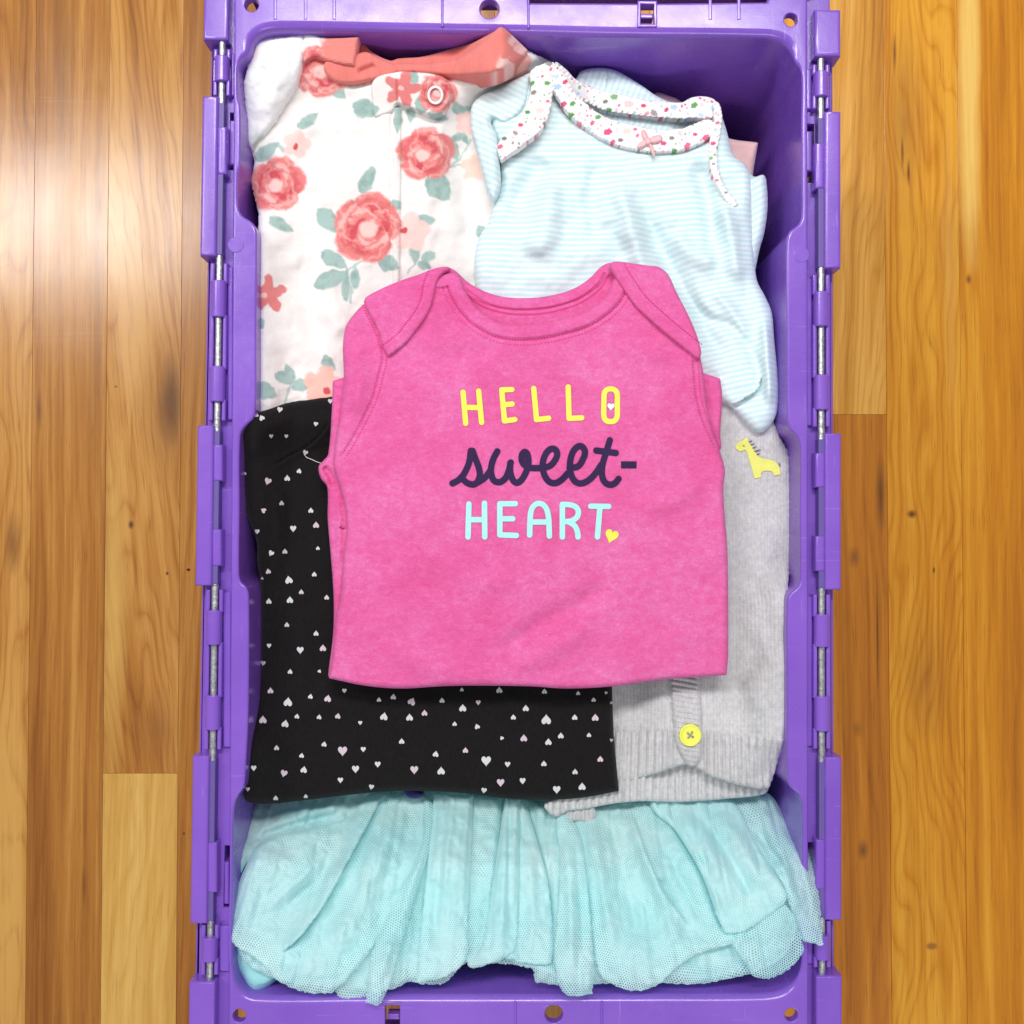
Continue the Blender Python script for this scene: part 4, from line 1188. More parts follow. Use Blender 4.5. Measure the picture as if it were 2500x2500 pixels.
btn = S.build("button", m_flat("yellow_plastic", srgb(238, 240, 96), 0.35, 0.03, 0.5, 0), cg)
THR = m_flat("grey_thread", (0.33, 0.32, 0.32), 0.9)
for q in range(2):
    a = math.pi / 4 + q * math.pi / 2 + 0.15
    d = Vector((math.cos(a), math.sin(a), 0)) * 0.0022
    c = Vector((float(bx), float(by), zt + 0.0017 + 0.0003 * q))
    Solid().cyl(c - d, c + d, 0.00045, 8).build("thread", THR, btn)
gz = [(1240, 1000), (1260, 975), (1285, 965), (1296, 950), (1310, 958), (1312, 975), (1332, 1000), (1352, 1035), (1378, 1062), (1420, 1070), (1452, 1080), (1472, 1097), (1486, 1125), (1490, 1156, 1), (1452, 1162, 1), (1444, 1140), (1400, 1136), (1381, 1150), (1384, 1170, 1), (1346, 1179, 1), (1330, 1120), (1312, 1060), (1296, 1020), (1270, 1027), (1246, 1016)]
gp = catmull([(a / 2.273 + 1250, b / 2.273 + 650, *r) for a, b, *r in gz], True, 3)
YTH = m_flat("yellow_embroidery", srgb(232, 232, 122), 0.9, 0.9, 0.1, 0.3)
decal("giraffe_motif", lambda P: poly_sdf(P, gp), (1790, 1060, 1912, 1175), 1.6, SC, 0.0007, YTH, cg)
DTH = m_flat("dark_thread", (0.10, 0.09, 0.09), 0.9)
def thread_lines(name, lines, w, sheet, off, mat, parent):
    fn, bb = strokes(lines, w, False)
    return decal(name, fn, bb, 0.7, sheet, off, mat, parent)
thread_lines("mane_stitches", [[(1829, 1078), (1836, 1076)], [(1833, 1086), (1841, 1083)], [(1838, 1094), (1846, 1090)], [(1842, 1102), (1856, 1098)], [(1848, 1110), (1854, 1107)], [(1902, 1131), (1905, 1137)], [(1815, 1088), (1817, 1089)]], 1.1, SC, 0.0011, DTH, cg)

# ------------------------------------------------------------------ aqua tulle skirt
NET = m_net(); LIN = m_lining()
tu = thing("tulle_skirt", "gathered aqua tulle tutu skirt spilling over the near end of the crate", "skirt", (*[float(v) for v in W(1280, 2200, 0.24)], 0.24))
def tz(x, y):
    z = 0.200 + 0.042 * sm(1930, 2150, y) + 0.022 * sm(2150, 2400, y)
    z = z + 0.012 * sm(1860, 1990, x) * sm(1990, 2180, y)
    return z
def netuv(per, rot=0.0, sx=1.0):
    ca, sa = math.cos(rot), math.sin(rot)
    def f(x, y, d, z):
        wx = x + 5 * NF.fbm(x / 60, y / 60, 2); wy = y + 5 * NG.fbm(x / 60, y / 60, 2)
        return np.stack([(wx * ca + wy * sa) / per * sx, (-wx * sa + wy * ca) / per, 0 * x], 1)
    return f
lin = Sheet([(640, 1950), (620, 2060), (600, 2180), (566, 2290), (572, 2345), (592, 2390), (614, 2424), (640, 2420), (676, 2392), (720, 2352), (800, 2352), (880, 2360), (950, 2355), (1000, 2350), (1080, 2340), (1140, 2312), (1200, 2305), (1290, 2305), (1350, 2330), (1440, 2345), (1540, 2355), (1630, 2382), (1700, 2395), (1769, 2386), (1817, 2360), (1850, 2280), (1880, 2180), (1890, 2080), (1850, 1960), (1700, 1920), (1200, 1900), (800, 1910)], lambda x, y: tz(x, y) - 0.011, r=30, rz=0.010, noise=0.004, nscale=60, seed=30)
lin.build("lining", LIN, tu, h=5, drop=0.012)
panels = [
 ("tulle_layer", [(640, 1950), (600, 2150), (575, 2280), (600, 2350), (700, 2398), (800, 2408), (900, 2414), (1000, 2396), (1080, 2402), (1136, 2352), (1200, 2352), (1300, 2362), (1400, 2400), (1500, 2400), (1600, 2400), (1700, 2402), (1780, 2390), (1850, 2370), (1915, 2330), (1950, 2250), (1960, 2120), (1900, 2000), (1700, 1930), (1200, 1905), (800, 1915)], -0.006, 0.50, 5.2, 0.1, []),
 # name, outline, lift, dens, net period, rot, folds
 ("tulle_layer", [(990, 1930), (1090, 2050), (1090, 2250), (1040, 2400), (1000, 2396), (974, 2410), (930, 2420), (880, 2436), (820, 2424), (840, 2300), (900, 2150)], -0.004, 0.55, 5.6, 0.2, []),
 ("tulle_panel", [(613, 1955), (594, 2008), (577, 2075), (574, 2100), (581, 2152, 1), (600, 2110), (640, 2075), (760, 2040), (880, 2010), (950, 1930), (800, 1930)], -0.001, 0.70, 5.0, 0.3, [('r', [(620, 2030), (720, 1995), (860, 1955)], 16, 0.005), ('r', [(600, 2060), (700, 2020), (840, 1985)], 9, -0.003)]),
 ("tulle_panel", [(900, 1940), (970, 1938), (1040, 1946), (1038, 2000), (1036, 2046), (1003, 2134), (934, 2275), (866, 2370), (811, 2424, 1), (758, 2425), (714, 2412), (674, 2391), (640, 2352), (600, 2325), (566, 2300), (558, 2272), (570, 2215), (582, 2160), (602, 2110), (628, 2062), (714, 2030), (850, 1996)], 0.004, 0.62, 5.4, 0.15, [
    ('s', [(935, 1940), (880, 2046), (846, 2108), (793, 2205), (730, 2290), (680, 2330)], 24, 0.007, 0.1), ('r', [(985, 1960), (920, 2090), (860, 2230), (800, 2350)], 30, 0.008), ('r', [(850, 2040), (770, 2150), (660, 2240)], 22, -0.006), ('r', [(700, 2060), (640, 2160), (600, 2260)], 30, 0.004), ('r', [(790, 2090), (700, 2180), (630, 2230)], 14, 0.004), ('r', [(720, 2330), (690, 2370)], 16, -0.003)]),
 ("tulle_panel", [(1046, 1950), (1050, 2060), (1018, 2174), (985, 2290), (951, 2405), (938, 2434), (925, 2456, 1), (893, 2448, 1), (896, 2420), (908, 2330), (945, 2235), (1000, 2134), (1034, 2046)], 0.007, 0.45, 5.6, 0.5, [('r', [(1030, 2080), (975, 2240), (925, 2400)], 12, 0.004)]),
 ("tulle_panel", [(1059, 1936, 1), (1156, 1940, 1), (1150, 2100), (1142, 2240), (1138, 2340), (1100, 2378), (1060, 2392), (1018, 2399, 1), (1028, 2260), (1044, 2108)], 0.006, 0.80, 5.0, 0.0, [('r', [(1100, 1950), (1098, 2100), (1090, 2200)], 34, 0.005), ('r', [(1078, 2120), (1060, 2350)], 14, -0.003)]),
 ("tulle_panel", [(1150, 1940, 1), (1226, 1945, 1), (1208, 2150), (1180, 2310), (1150, 2352), (1136, 2345), (1140, 2240)], 0.001, 0.55, 5.0, 0.0, []),
 ("tulle_panel", [(1234, 1945, 1), (1272, 1945, 1), (1265, 2200), (1257, 2316), (1230, 2340), (1190, 2356), (1152, 2364), (1140, 2352), (1166, 2330), (1180, 2300), (1203, 2152)], 0.006, 0.85, 5.0, 0.0, [('r', [(1240, 2000), (1235, 2200), (1210, 2320)], 16, 0.003)]),
 ("tulle_panel", [(1262, 1948, 1), (1282, 1950, 1), (1325, 2099), (1338, 2152), (1349, 2260), (1350, 2330), (1338, 2354), (1290, 2352), (1250, 2344), (1228, 2334), (1255, 2310), (1262, 2150)], 0.003, 0.80, 5.0, 0.0, [('r', [(1290, 2060), (1300, 2200), (1300, 2330)], 18, 0.004)]),
 ("tulle_panel", [(1282, 1950, 1), (1420, 1990, 1), (1430, 2100), (1400, 2300), (1360, 2330), (1348, 2240), (1338, 2152), (1320, 2080)], -0.001, 0.7, 5.2, 0.1, [('r', [(1347, 2000), (1332, 2110)], 10, 0.004)]),
 ("tulle_edge", [(1248, 2340), (1300, 2350), (1345, 2345), (1368, 2380), (1362, 2404), (1330, 2400), (1306, 2395), (1302, 2368), (1262, 2356)], -0.004, 0.5, 5.0, 0.4, []),
 ("tulle_panel", [(1366, 1985), (1412, 2030), (1430, 2125), (1443, 2260), (1450, 2372), (1445, 2426, 1), (1404, 2432), (1372, 2420), (1354, 2360), (1354, 2320), (1364, 2200), (1368, 2090)], 0.008, 0.55, 5.2, 0.0, [('r', [(1385, 2050), (1395, 2200), (1395, 2380)], 14, 0.005), ('r', [(1415, 2150), (1425, 2350)], 8, -0.003)]),
 ("tulle_panel", [(1408, 1975), (1470, 1965), (1523, 1955), (1600, 1955), (1648, 2029), (1712, 2139), (1757, 2262), (1800, 2290), (1760, 2312), (1700, 2330), (1650, 2365), (1602, 2407), (1549, 2419), (1514, 2411), (1470, 2386), (1452, 2330), (1440, 2220), (1425, 2100)], 0.003, 0.60, 5.4, 0.25, [
    ('r', [(1440, 2000), (1470, 2150), (1500, 2330)], 18, 0.006), ('r', [(1480, 1980), (1520, 2120), (1560, 2300)], 16, -0.005), ('r', [(1525, 1975), (1580, 2110), (1640, 2250), (1660, 2330)], 16, 0.006), ('s', [(1540, 1970), (1580, 2086), (1620, 2174), (1690, 2270)], 18, 0.005), ('r', [(1510, 2330), (1600, 2300), (1680, 2290)], 20, 0.003), ('r', [(1600, 2030), (1650, 2120), (1720, 2270)], 12, -0.003)]),
 ("tulle_panel", [(1770, 2262), (1840, 2240), (1905, 2205), (1938, 2235), (1950, 2270), (1964, 2318, 1), (1945, 2348), (1910, 2377), (1866, 2390), (1836, 2382, 1), (1806, 2330)], 0.004, 0.28, 5.6, 0.4, [('r', [(1830, 2280), (1860, 2370)], 20, 0.003)]),
 ("tulle_panel", [(1774, 1955), (1868, 1934), (1919, 1996), (1963, 2051), (1989, 2108), (1999, 2174), (2007, 2275), (2010, 2309, 1), (1980, 2302), (1957, 2293), (1935, 2230), (1905, 2160), (1844, 2064)], 0.004, 0.45, 5.6, -0.3, [('r', [(1840, 1965), (1920, 2080), (1960, 2200)], 20, 0.005), ('r', [(1900, 2010), (1960, 2120), (1985, 2280)], 12, 0.004), ('r', [(1830, 2010), (1910, 2120), (1950, 2250)], 10, -0.004)]),
 ("tulle_panel", [(1588, 1952), (1680, 1950), (1782, 1952), (1846, 2062), (1912, 2165), (1920, 2195), (1898, 2218), (1855, 2250), (1813, 2275), (1770, 2279, 1), (1752, 2240), (1714, 2137), (1648, 2027)], 0.009, 0.72, 5.4, 0.35, [
    ('r', [(1650, 1970), (1740, 2090), (1800, 2230)], 20, 0.005), ('r', [(1690, 1970), (1780, 2090), (1850, 2220)], 12, -0.004), ('r', [(1740, 1970), (1820, 2080), (1890, 2190)], 18, 0.005), ('r', [(1620, 1975), (1690, 2070), (1770, 2250)], 9, 0.003)]),
]
for nm, ol_, lift, dens, per, rot, fo in panels:
    gn = Noise(300 + int(ol_[0][0]) % 97)
    def gather(x, y, d, gn=gn):
        """fine gathers fanning out from the waist"""
        k = 1 + 0.22 * (y - 1950) / 450.0
        u = 1300 + (x - 1300) / k
        g = np.abs(gn(u / 30.0, y / 500.0)) * 1.5 + 0.45 * gn(u / 13.0 + 40, y / 420.0)
        return 0.0022 * g * sm(0, 12, d)
    sh = Sheet(ol_, lambda x, y, lf=lift: tz(x, y) + lf, r=8, rz=0.0017, folds=fo, fk=1.0, hem=True, noise=0.0014, nscale=30, seed=40 + len(ol_), extra=gather, rough=2.0, rs=5.5)
    sh.build(nm, NET, tu, h=3.0, drop=0.0008, attrs={"net": netuv(per, rot), "dens": (lambda x, y, d, z, dn=dens, s=sh: np.clip(dn + 0.12 + 0.16 * NF.fbm(x / 50, y / 50, 2) - 0.42 * sm(58, 18, d) * sm(2190, 2290, y) + 0.2 * sm(5, 1, d), 0.05, 0.95))})
Sheet([(986, 1925), (1010, 1928), (1034, 1936), (1030, 1946), (1010, 1950), (992, 1944)], 0.2185, r=7, rz=0.003).build("waist_ribbon", m_flat("navy_satin", (0.012, 0.010, 0.10), 0.5), tu, h=2, drop=0.006)

# ------------------------------------------------------------------ black dress with hearts
BLKM = m_black()
bd = thing("black_dress", "folded black jersey dress printed with small white hearts", "dress", (*[float(v) for v in W(900, 1700, 0.21)], 0.21))
b_out = [(860, 962, 1), (809, 967), (758, 973), (696, 984), (639, 1004), (614, 1012), (588, 1040), (582, 1060), (584, 1090), (591, 1178), (600, 1244), (611, 1280), (626, 1320), (628, 1376), (634, 1411), (634, 1640), (622, 1706), (609, 1772), (600, 1860), (593, 1900), (595, 1942), (604, 1957), (648, 1963), (758, 1952), (868, 1939), (934, 1933), (987, 1931), (1110, 1935), (1250, 1951), (1338, 1953), (1426, 1947), (1511, 1931, 1), (1505, 1866), (1499, 1800), (1496, 1728), (1494, 1660), (1494, 1580, 1), (880, 1580, 1), (880, 1300)]
def bz(x, y):
    return 0.232 + 0.016 * sm(720, 620, x) * sm(1480, 1250, y) + 0.018 * sm(720, 610, x) * sm(1690, 1850, y) + 0.010 * sm(1120, 1020, y)
SBD = Sheet(b_out, bz, r=20, rz=0.009, noise=0.0012, nscale=90, seed=50, folds=[
    ('s', [(650, 1150), (700, 1120), (760, 1085), (800, 1040), (812, 1000)], 12, 0.0025), ('r', [(680, 1180), (682, 1300), (676, 1420)], 16, 0.002), ('r', [(620, 1130), (640, 1060), (720, 1010)], 22, 0.003), ('r', [(640, 1760), (800, 1720), (960, 1740)], 26, 0.002), ('r', [(900, 1880), (1100, 1850), (1300, 1880)], 24, 0.0018), ('r', [(720, 1480), (740, 1620), (700, 1750)], 22, 0.002), ('r', [(1350, 1720), (1400, 1830), (1390, 1920)], 20, 0.002)])
SBD.build("body", BLKM, bd, h=3.2, drop=0.04)
hz = {
 (450, 650): [(530, 795, 16, 10), (400, 825, 14, -60), (430, 842, 16, 150), (810, 748, 14, 0), (730, 875, 13, 10), (314, 917, 11, 20), (482, 943, 12, 0), (566, 943, 11, 0), (322, 1027, 10, 0), (672, 1034, 15, 20), (332, 1150, 12, 160), (464, 1192, 20, 20), (571, 1177, 17, 180), (637, 1137, 14, 190), (540, 1315, 14, 180), (440, 1355, 15, 120), (702, 1356, 15, 180), (404, 1472, 14, 0), (604, 1455, 18, 0), (731, 1437, 18, 180)],
 (450, 1200): [(482, 342, 16, 30), (558, 333, 15, 180), (741, 315, 11, 180), (466, 444, 15, 170), (432, 482, 8, 180), (580, 492, 22, 170), (721, 460, 14, 180), (649, 558, 14, 180), (586, 603, 19, 180), (790, 588, 14, 180), (469, 610, 16, 180), (569, 740, 14, 180), (731, 788, 15, 180), (470, 855, 13, 0), (643, 879, 20, 0), (769, 870, 19, 180), (437, 952, 14, 10), (587, 1000, 14, 185), (750, 997, 10, 200), (478, 1106, 17, 180), (407, 1146, 11, 180), (575, 1170, 25, 185), (700, 1138, 14, 190), (796, 1150, 20, 190), (888, 1105, 13, 0), (1080, 1156, 13, 180), (1160, 1140, 16, 185), (1262, 1166, 22, 205), (1430, 1160, 15, 180), (1540, 1100, 11, 180), (1545, 1203, 21, 180), (1631, 1170, 14, 0), (1748, 1103, 18, 180), (1895, 1204, 18, 180), (1826, 1253, 15, 180), (436, 1268, 22, 180), (560, 1290, 21, 190), (625, 1248, 14, 190), (748, 1252, 14, 190), (852, 1247, 16, 190), (976, 1283, 12, 0), (1108, 1250, 22, 190), (1250, 1255, 20, 180), (1333, 1230, 17, 180), (1500, 1290, 13, 180), (1625, 1305, 15, 160), (1762, 1368, 11, 150), (1884, 1370, 20, 180), (512, 1423, 15, 180), (651, 1466, 14, 190), (776, 1403, 15, 190), (878, 1438, 27, 0), (993, 1430, 15, 0), (1206, 1387, 16, 180), (1395, 1458, 17, 190), (1560, 1437, 16, 180), (1675, 1493, 28, 0), (1794, 1513, 16, 0), (385, 1534, 16, 0), (553, 1563, 20, 15), (663, 1545, 19, 190), (950, 1539, 21, 0), (1073, 1513, 17, 0), (1276, 1543, 23, 0), (1425, 1552, 22, 180)],
 (450, 1800): [(866, 237, 16, 0), (1038, 275, 15, 10), (352, 288, 12, 0), (507, 338, 14, 180), (674, 328, 12, 180), (1663, 294, 16, 10), (1755, 250, 22, 0), (1877, 243, 16, 0)],
 (1250, 1200): [(180, 1110, 15, 180), (367, 1120, 12, 180), (522, 1117, 9, 20), (453, 1156, 13, 180), (190, 1268, 28, 180), (348, 1254, 16, 180), (462, 1256, 20, 180), (427, 1352, 13, 180), (271, 1356, 17, 180), (202, 1391, 19, 180), (490, 1486, 17, 180), (177, 1511, 16, 180), (350, 1556, 16, 180), (552, 1172, 9, 170), (552, 1380, 10, 10)],
 (1250, 1800): [(59, 240, 17, 0), (248, 289, 22, 0), (389, 275, 21, 180)],
}
HM = [m_flat("white_print", (0.60, 0.61, 0.63), 0.8, 0.3), m_flat("pale_pink_print", (0.60, 0.50, 0.58), 0.8, 0.3)]
i = 0
for (ox, oy), L in hz.items():
    for x, y, s_, ro in L:
        i += 1
        A = heart_poly(ox + x / 2.273, oy + y / 2.273, s_ / 2.273 * 1.06, ro)
        A = np.concatenate([A, A.mean(0)[None]])
        z = SBD.z(A) + 0.0005
        X, Y = W(A[:, 0], A[:, 1], z); n = len(A) - 1
        adopt(link("printed_heart", mesh_from("printed_heart", np.stack([X, Y, z], 1), [[n, (q + 1) % n, q] for q in range(n)]), HM[i % 4 == 0]), bd)

# ------------------------------------------------------------------ pink bodysuit on top
PNK = m_pink(); PNK2 = m_pink(0.86, "pink_jersey_inside")
pb = thing("pink_bodysuit", "folded hot pink bodysuit lettered HELLO sweet-HEART, on top of the pile", "bodysuit", (*[float(v) for v in W(1280, 1200, 0.23)], 0.23))
LOW = Sheet([(860, 915, 1), (812, 930, 1), (810, 1002), (801, 1110), (790, 1124), (778, 1138), (780, 1160), (786, 1172), (799, 1190), (800, 1266), (806, 1340), (813, 1430), (815, 1500), (812, 1560), (803, 1630), (801, 1652, 1), (900, 1660, 1), (1000, 1300), (950, 950)], 0.2500, r=10, rz=0.004, noise=0.0008, nscale=40, seed=60, folds=[('r', [(790, 1138), (806, 1160), (812, 1190)], 8, -0.004, 0.1), ('r', [(822, 1190), (828, 1260), (826, 1400)], 8, 0.002), ('s', [(828, 1285), (844, 1290)], 5, -0.003)])
LOW.build("folded_back", PNK, pb, h=2.6, drop=0.014)
LOW2 = Sheet([(1700, 905, 1), (1725, 913), (1758, 924, 1), (1763, 960), (1762, 1000), (1758, 1060), (1756, 1100), (1700, 1100)], 0.2500, r=9, rz=0.004, noise=0.0008, nscale=40, seed=61)
LOW2.build("folded_sleeve", PNK, pb, h=2.6, drop=0.02)
pz = lambda x, y: 0.2585 + 0.0015 * sm(900, 1250, y)
BN = Sheet([(1088, 651, 1), (1108, 658), (1124, 672), (1144, 690), (1188, 713), (1240, 726), (1300, 727), (1352, 720), (1404, 703), (1442, 677), (1466, 652), (1486, 642), (1510, 640, 1), (1540, 700), (1490, 770), (1400, 830), (1240, 840), (1140, 790), (1100, 720)], 0.2525, r=8, rz=0.003, noise=0.0004, nscale=40, seed=62, extra=lambda x, y, d: 0.0014 * sm(30, 24, d) )
BN.build("back_neck", PNK, pb, h=2.4, drop=0.008)
p_front = [(1075, 668), (1100, 664), (1122, 673), (1134, 705), (1162, 747), (1204, 778), (1240, 790), (1300, 791), (1365, 779), (1429, 758), (1481, 717), (1499, 677), (1510, 660, 1), (1620, 680), (1660, 750), (1698, 827), (1714, 892), (1722, 940), (1728, 1000), (1744, 1060), (1757, 1100), (1770, 1148), (1766, 1190), (1770, 1266), (1774, 1310), (1777, 1376), (1778, 1596), (1774, 1648, 1), (1690, 1654), (1602, 1661), (1492, 1676), (1382, 1681), (1300, 1676), (1198, 1674), (1088, 1675), (978, 1681), (890, 1674), (803, 1656, 1), (812, 1600), (820, 1510), (831, 1450), (839, 1350), (846, 1290), (842, 1240), (828, 1185), (814, 1135), (822, 1060), (833, 980), (839, 914), (837, 848), (843, 800), (860, 772), (889, 742), (960, 700)]
SEAM_L = [(890, 740), (902, 765), (922, 806), (936, 850), (938, 880), (930, 914), (916, 967), (890, 1024), (859, 1081), (836, 1118)]
SEAM_R = [(1697, 872), (1700, 910), (1704, 960), (1716, 1010), (1736, 1060), (1752, 1094)]
def neckband(x, y, d):
    P = np.stack([x, y], 1)
    dn = seg_dist(P, NK)
    return 0.0013 * sm(36, 31, dn) - 0.0006 * np.exp(-((dn - 40) / 4.0)**2)
NK = catmull([(1075, 668), (1100, 664), (1122, 673), (1134, 705), (1162, 747), (1204, 778), (1240, 790), (1300, 791), (1365, 779), (1429, 758), (1481, 717), (1499, 677)], False, 8)
SP = Sheet(p_front, pz, r=15, rz=0.0048, noise=0.0009, nscale=95, seed=63, extra=neckband, folds=[
    ('r', SEAM_L, 7, -0.0012, 0.05), ('r', SEAM_R, 7, -0.0012, 0.05), ('r', [(1200, 1600), (1300, 1540), (1420, 1470), (1500, 1420)], 24, -0.0035), ('r', [(1240, 1640), (1360, 1580), (1450, 1520)], 26, 0.003),
    ('r', [(900, 1560), (1100, 1640), (1300, 1650)], 30, 0.002), ('r', [(1450, 830), (1560, 860), (1650, 870)], 26, 0.0015), ('r', [(1000, 850), (1100, 870), (1240, 850)], 24, -0.0012),
    ('r', [(860, 820), (880, 920), (860, 1020)], 22, 0.003), ('r', [(1000, 1350), (1150, 1420), (1320, 1410)], 30, 0.0015), ('r', [(1560, 1240), (1650, 1220), (1720, 1180)], 22, 0.0016)])
SP.build("front", PNK, pb, h=2.6, drop=0.008)
FLL = Sheet([(1087, 651), (1100, 656), (1086, 664), (1074, 676), (1065, 695), (1061, 718), (1055, 744), (1041, 773), (1017, 806), (992, 837), (966, 858), (948, 871, 1), (937, 853), (922, 806), (896, 755), (888, 738, 1), (893, 726), (935, 703), (981, 684), (1023, 670), (1059, 656)], lambda x, y: pz(x, y) + 0.0032, r=9, rz=0.0025, noise=0.0004, nscale=50, seed=64, extra=lambda x, y, d: 0.0006 * sm(28, 24, seg_dist(np.stack([x, y], 1), ED_L)) + 0.00022 * np.sin((x * 0.45 + y) * 2 * math.pi / 5.2) * sm(27, 24, seg_dist(np.stack([x, y], 1), ED_L)))
ED_L = catmull([(1074, 676), (1065, 695), (1061, 718), (1055, 744), (1041, 773), (1017, 806), (992, 837), (966, 858), (948, 871)], False, 8)
FLL.build("shoulder_flap", PNK, pb, h=1.9, drop=0.0030)
ED_R = catmull([(1492, 655), (1499, 672), (1525, 711), (1548, 744), (1585, 780), (1636, 824), (1675, 855), (1696, 871)], False, 8)
FLR = Sheet([(1507, 638), (1540, 642), (1580, 648), (1608, 652), (1631, 670), (1650, 710), (1670, 749), (1690, 790), (1704, 827), (1712, 860), (1706, 876), (1696, 872, 1), (1675, 855), (1636, 824), (1585, 780), (1548, 744), (1525, 711), (1499, 672), (1488, 650), (1492, 641)], lambda x, y: pz(x, y) + 0.0032, r=9, rz=0.0025, noise=0.0004, nscale=50, seed=65, extra=lambda x, y, d: 0.0006 * sm(32, 28, seg_dist(np.stack([x, y], 1), ED_R)) + 0.00022 * np.sin((x - y * 0.7) * 2 * math.pi / 5.2) * sm(30, 27, seg_dist(np.stack([x, y], 1), ED_R)))
FLR.build("shoulder_flap", PNK, pb, h=1.9, drop=0.0030)
STH = m_flat("deep_pink_thread", (0.60, 0.030, 0.19), 0.8)
def off_line(pts, d):
    A = catmull(pts, False, 10)
    t = np.gradient(A, axis=0); t /= np.linalg.norm(t, axis=1, keepdims=True)
    n = np.stack([-t[:, 1], t[:, 0]], 1)
    return [tuple(p) for p in A + n * d][::2]
nk = [tuple(p) for p in NK]
stitch_line(off_line(nk[6:-1], 38), 5, 2.2, 1.3, SP, 0.0003, STH, "neck_stitching", pb)
stitch_line(off_line(nk[6:-1], 50), 4, 4.5, 0.7, SP, 0.0003, STH, "neck_stitching", pb, 1.0)
for sl in (SEAM_L, SEAM_R):
    stitch_line(off_line(sl, -6), 4, 3.5, 0.9, SP, 0.0003, STH, "armhole_stitching", pb, 1.6)
    stitch_line(off_line(sl, 7), 4, 3.5, 0.9, SP, 0.0003, STH, "armhole_stitching", pb, -1.6)
stitch_line(off_line([tuple(p) for p in ED_L], 31), 2.5, 3.5, 2.2, FLL, 0.0003, STH, "flap_stitching", pb)
stitch_line(off_line([tuple(p) for p in ED_R], -35), 4.5, 2.5, 1.1, FLR, 0.0003, STH, "flap_stitching", pb)
bnl = [(1140, 706), (1186, 737), (1240, 752), (1300, 754), (1356, 746), (1410, 728), (1455, 696), (1478, 662)]
stitch_line(bnl, 3.5, 2.2, 1.4, BN, 0.0004, STH, "back_neck_stitching", pb, 1.8)
stitch_line(off_line(bnl, 13), 4.5, 1.5, 1.4, BN, 0.0004, STH, "back_neck_stitching", pb, -1.6)
# printed words
ZX = lambda L: [[(a / 3.864 + 1080, b / 3.864 + 900) for a, b in l] for l in L]
INK_Y = m_flat("yellow_ink", srgb(236, 232, 92), 0.7, 0.15, 0.2, 0); INK_N = m_flat("navy_ink", srgb(50, 30, 72), 0.7, 0.15, 0.2, 0); INK_A = m_flat("aqua_ink", srgb(170, 232, 228), 0.7, 0.15, 0.2, 0); INK_W = m_flat("white_ink", (0.86, 0.86, 0.88), 0.7, 0.1, 0.2, 0)
def word(name, letters, w, ink, smooth, sq=None):
    for L in letters:
        fn, bb = strokes(ZX(L), w / 3.864, smooth)
        decal("printed_letter", fn, bb, 0.9, SP, 0.0005, ink, pb)
word("hello", [[[(195, 222), (220, 516)], [(342, 212), (370, 507)], [(208, 365), (356, 368)]],
               [[(560, 200), (586, 494)], [(560, 200), (655, 197)], [(572, 341), (658, 334)], [(586, 494), (683, 480)]],
               [[(862, 187), (888, 481)], [(888, 481), (1002, 468)]],
               [[(1187, 173), (1195, 470)], [(1195, 470), (1314, 464)]]], 25, INK_Y, False)
word("o", [[[(1525, 250), (1535, 216), (1560, 196), (1588, 191), (1616, 196), (1640, 216), (1650, 250), (1650, 345), (1650, 440), (1640, 475), (1615, 496), (1585, 500), (1555, 495), (1532, 475), (1523, 440), (1523, 345), (1525, 250)]]], 25, INK_Y, True)
word("heart", [[[(250, 1277), (242, 1588)], [(397, 1270), (400, 1588)], [(248, 1425), (398, 1425)]],
               [[(542, 1275), (542, 1568)], [(542, 1275), (688, 1274)], [(542, 1416), (664, 1416)], [(542, 1568), (698, 1574)]],
               [[(823, 1570), (830, 1390), (848, 1315), (888, 1276), (935, 1276), (976, 1312), (1000, 1392), (1010, 1580)], [(832, 1447), (1004, 1447)]],
               [[(1132, 1588), (1132, 1283)], [(1132, 1281), (1205, 1284), (1262, 1308), (1283, 1350), (1268, 1402), (1222, 1434), (1185, 1442)], [(1185, 1442), (1245, 1480), (1272, 1530), (1280, 1588)], [(1132, 1442), (1185, 1442)]],
               [[(1400, 1298), (1568, 1300)], [(1487, 1300), (1463, 1588)]]], 26, INK_A, True)
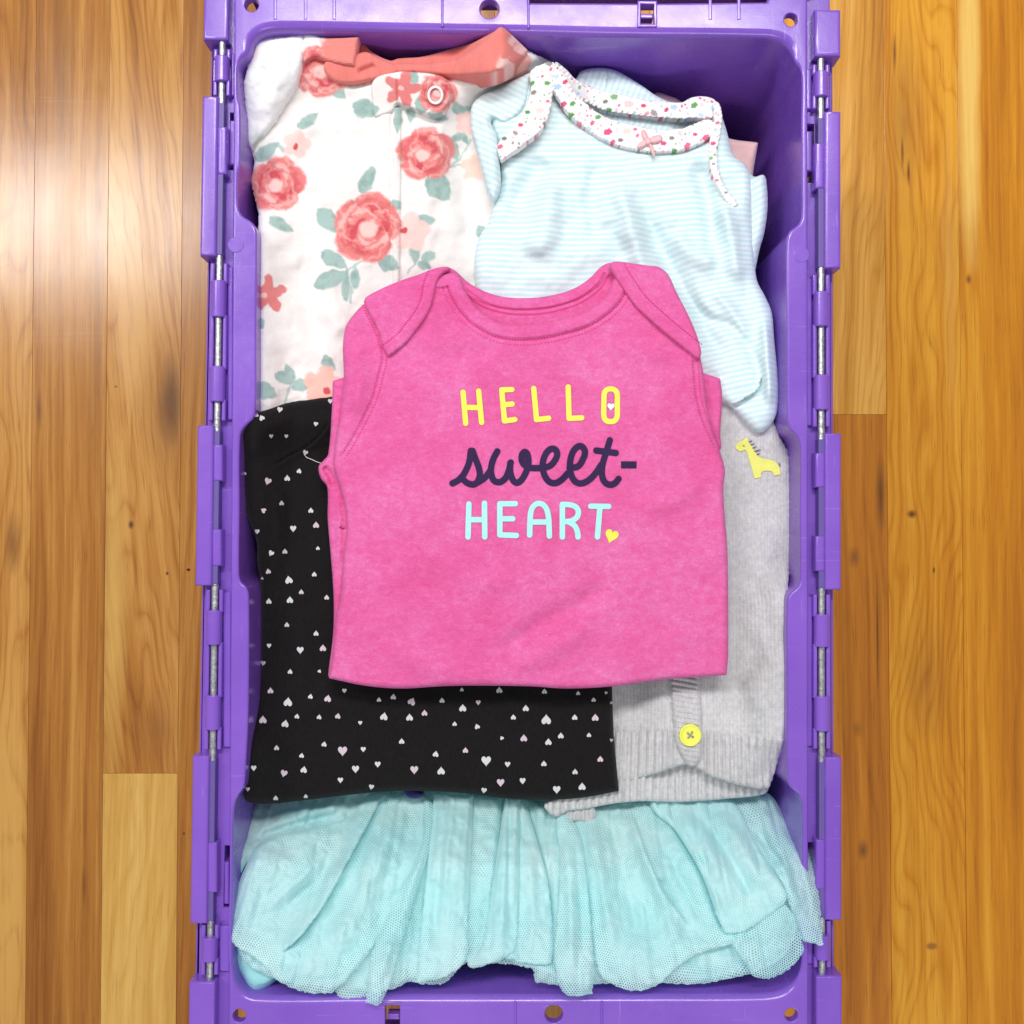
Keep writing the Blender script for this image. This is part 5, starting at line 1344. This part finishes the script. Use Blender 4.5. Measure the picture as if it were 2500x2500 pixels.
word("sweet", [[[(95, 1082), (150, 1052), (205, 990), (250, 890), (268, 775)], [(284, 775), (312, 850), (345, 940), (352, 1010), (328, 1070), (290, 1092), (235, 1078), (190, 1040)], [(335, 1072), (400, 1028), (450, 965)],
                [(518, 780), (482, 850), (460, 930), (462, 1000), (490, 1058), (540, 1070), (590, 1038), (622, 975), (645, 885)], [(640, 890), (640, 965), (660, 1040), (698, 1076), (745, 1050), (790, 972), (812, 890), (806, 822), (785, 787), (757, 800), (747, 850), (767, 902), (815, 930), (870, 938), (950, 936)],
                [(945, 938), (1020, 912), (1070, 850), (1082, 792), (1052, 756), (1005, 768), (962, 832), (945, 920), (962, 1000), (1002, 1062), (1060, 1080), (1120, 1052), (1185, 985)],
                [(1200, 936), (1280, 920), (1328, 850), (1345, 782), (1310, 732), (1262, 746), (1220, 812), (1203, 920), (1215, 1000), (1252, 1063), (1310, 1082), (1382, 1050), (1450, 980), (1500, 905)],
                [(1580, 675), (1542, 800), (1512, 900), (1506, 1000), (1530, 1068), (1580, 1095), (1628, 1080), (1662, 1040)], [(1452, 772), (1636, 795)]]], 30, INK_N, True)
dx0, dx1, dy0, dy1 = 1685 / 3.864 + 1080, 1832 / 3.864 + 1080, 874 / 3.864 + 900, 940 / 3.864 + 900
decal("printed_hyphen", lambda P: np.minimum(np.minimum(P[:, 0] - dx0, dx1 - P[:, 0]), np.minimum(P[:, 1] - dy0, dy1 - P[:, 1])), (dx0 - 2, dy0 - 2, dx1 + 2, dy1 + 2), 0.9, SP, 0.0005, INK_N, pb)
h1 = heart_poly(1590 / 3.864 + 1080, 357 / 3.864 + 900, 37 / 3.864, 2, 40)
decal("printed_heart", lambda P: poly_sdf(P, h1), (1480, 975, 1505, 1008), 0.7, SP, 0.0009, INK_W, pb)
h2 = heart_poly(1596 / 3.864 + 1080, 1576 / 3.864 + 900, 69 / 3.864, 18, 40)
decal("printed_heart", lambda P: poly_sdf(P, h2), (1470, 1285, 1515, 1332), 0.7, SP, 0.0005, INK_Y, pb)

# loose white thread lying on the black dress
lt = [(742, 1108), (748, 1116), (762, 1122), (775, 1128), (788, 1132)]
A = catmull(lt, False, 4); z = SBD.z(A) + 0.0012
X, Y = W(A[:, 0], A[:, 1], z)
S = Solid()
for i in range(len(A) - 1):
    S.cyl((X[i], Y[i], z[i]), (X[i + 1], Y[i + 1], z[i + 1]), 0.0002, 6, False)
o = S.build("loose_thread", m_flat("white_thread", (0.8, 0.8, 0.8), 0.8))
o["label"] = "loose white thread end on the black dress beside the pink bodysuit"; o["category"] = "thread"
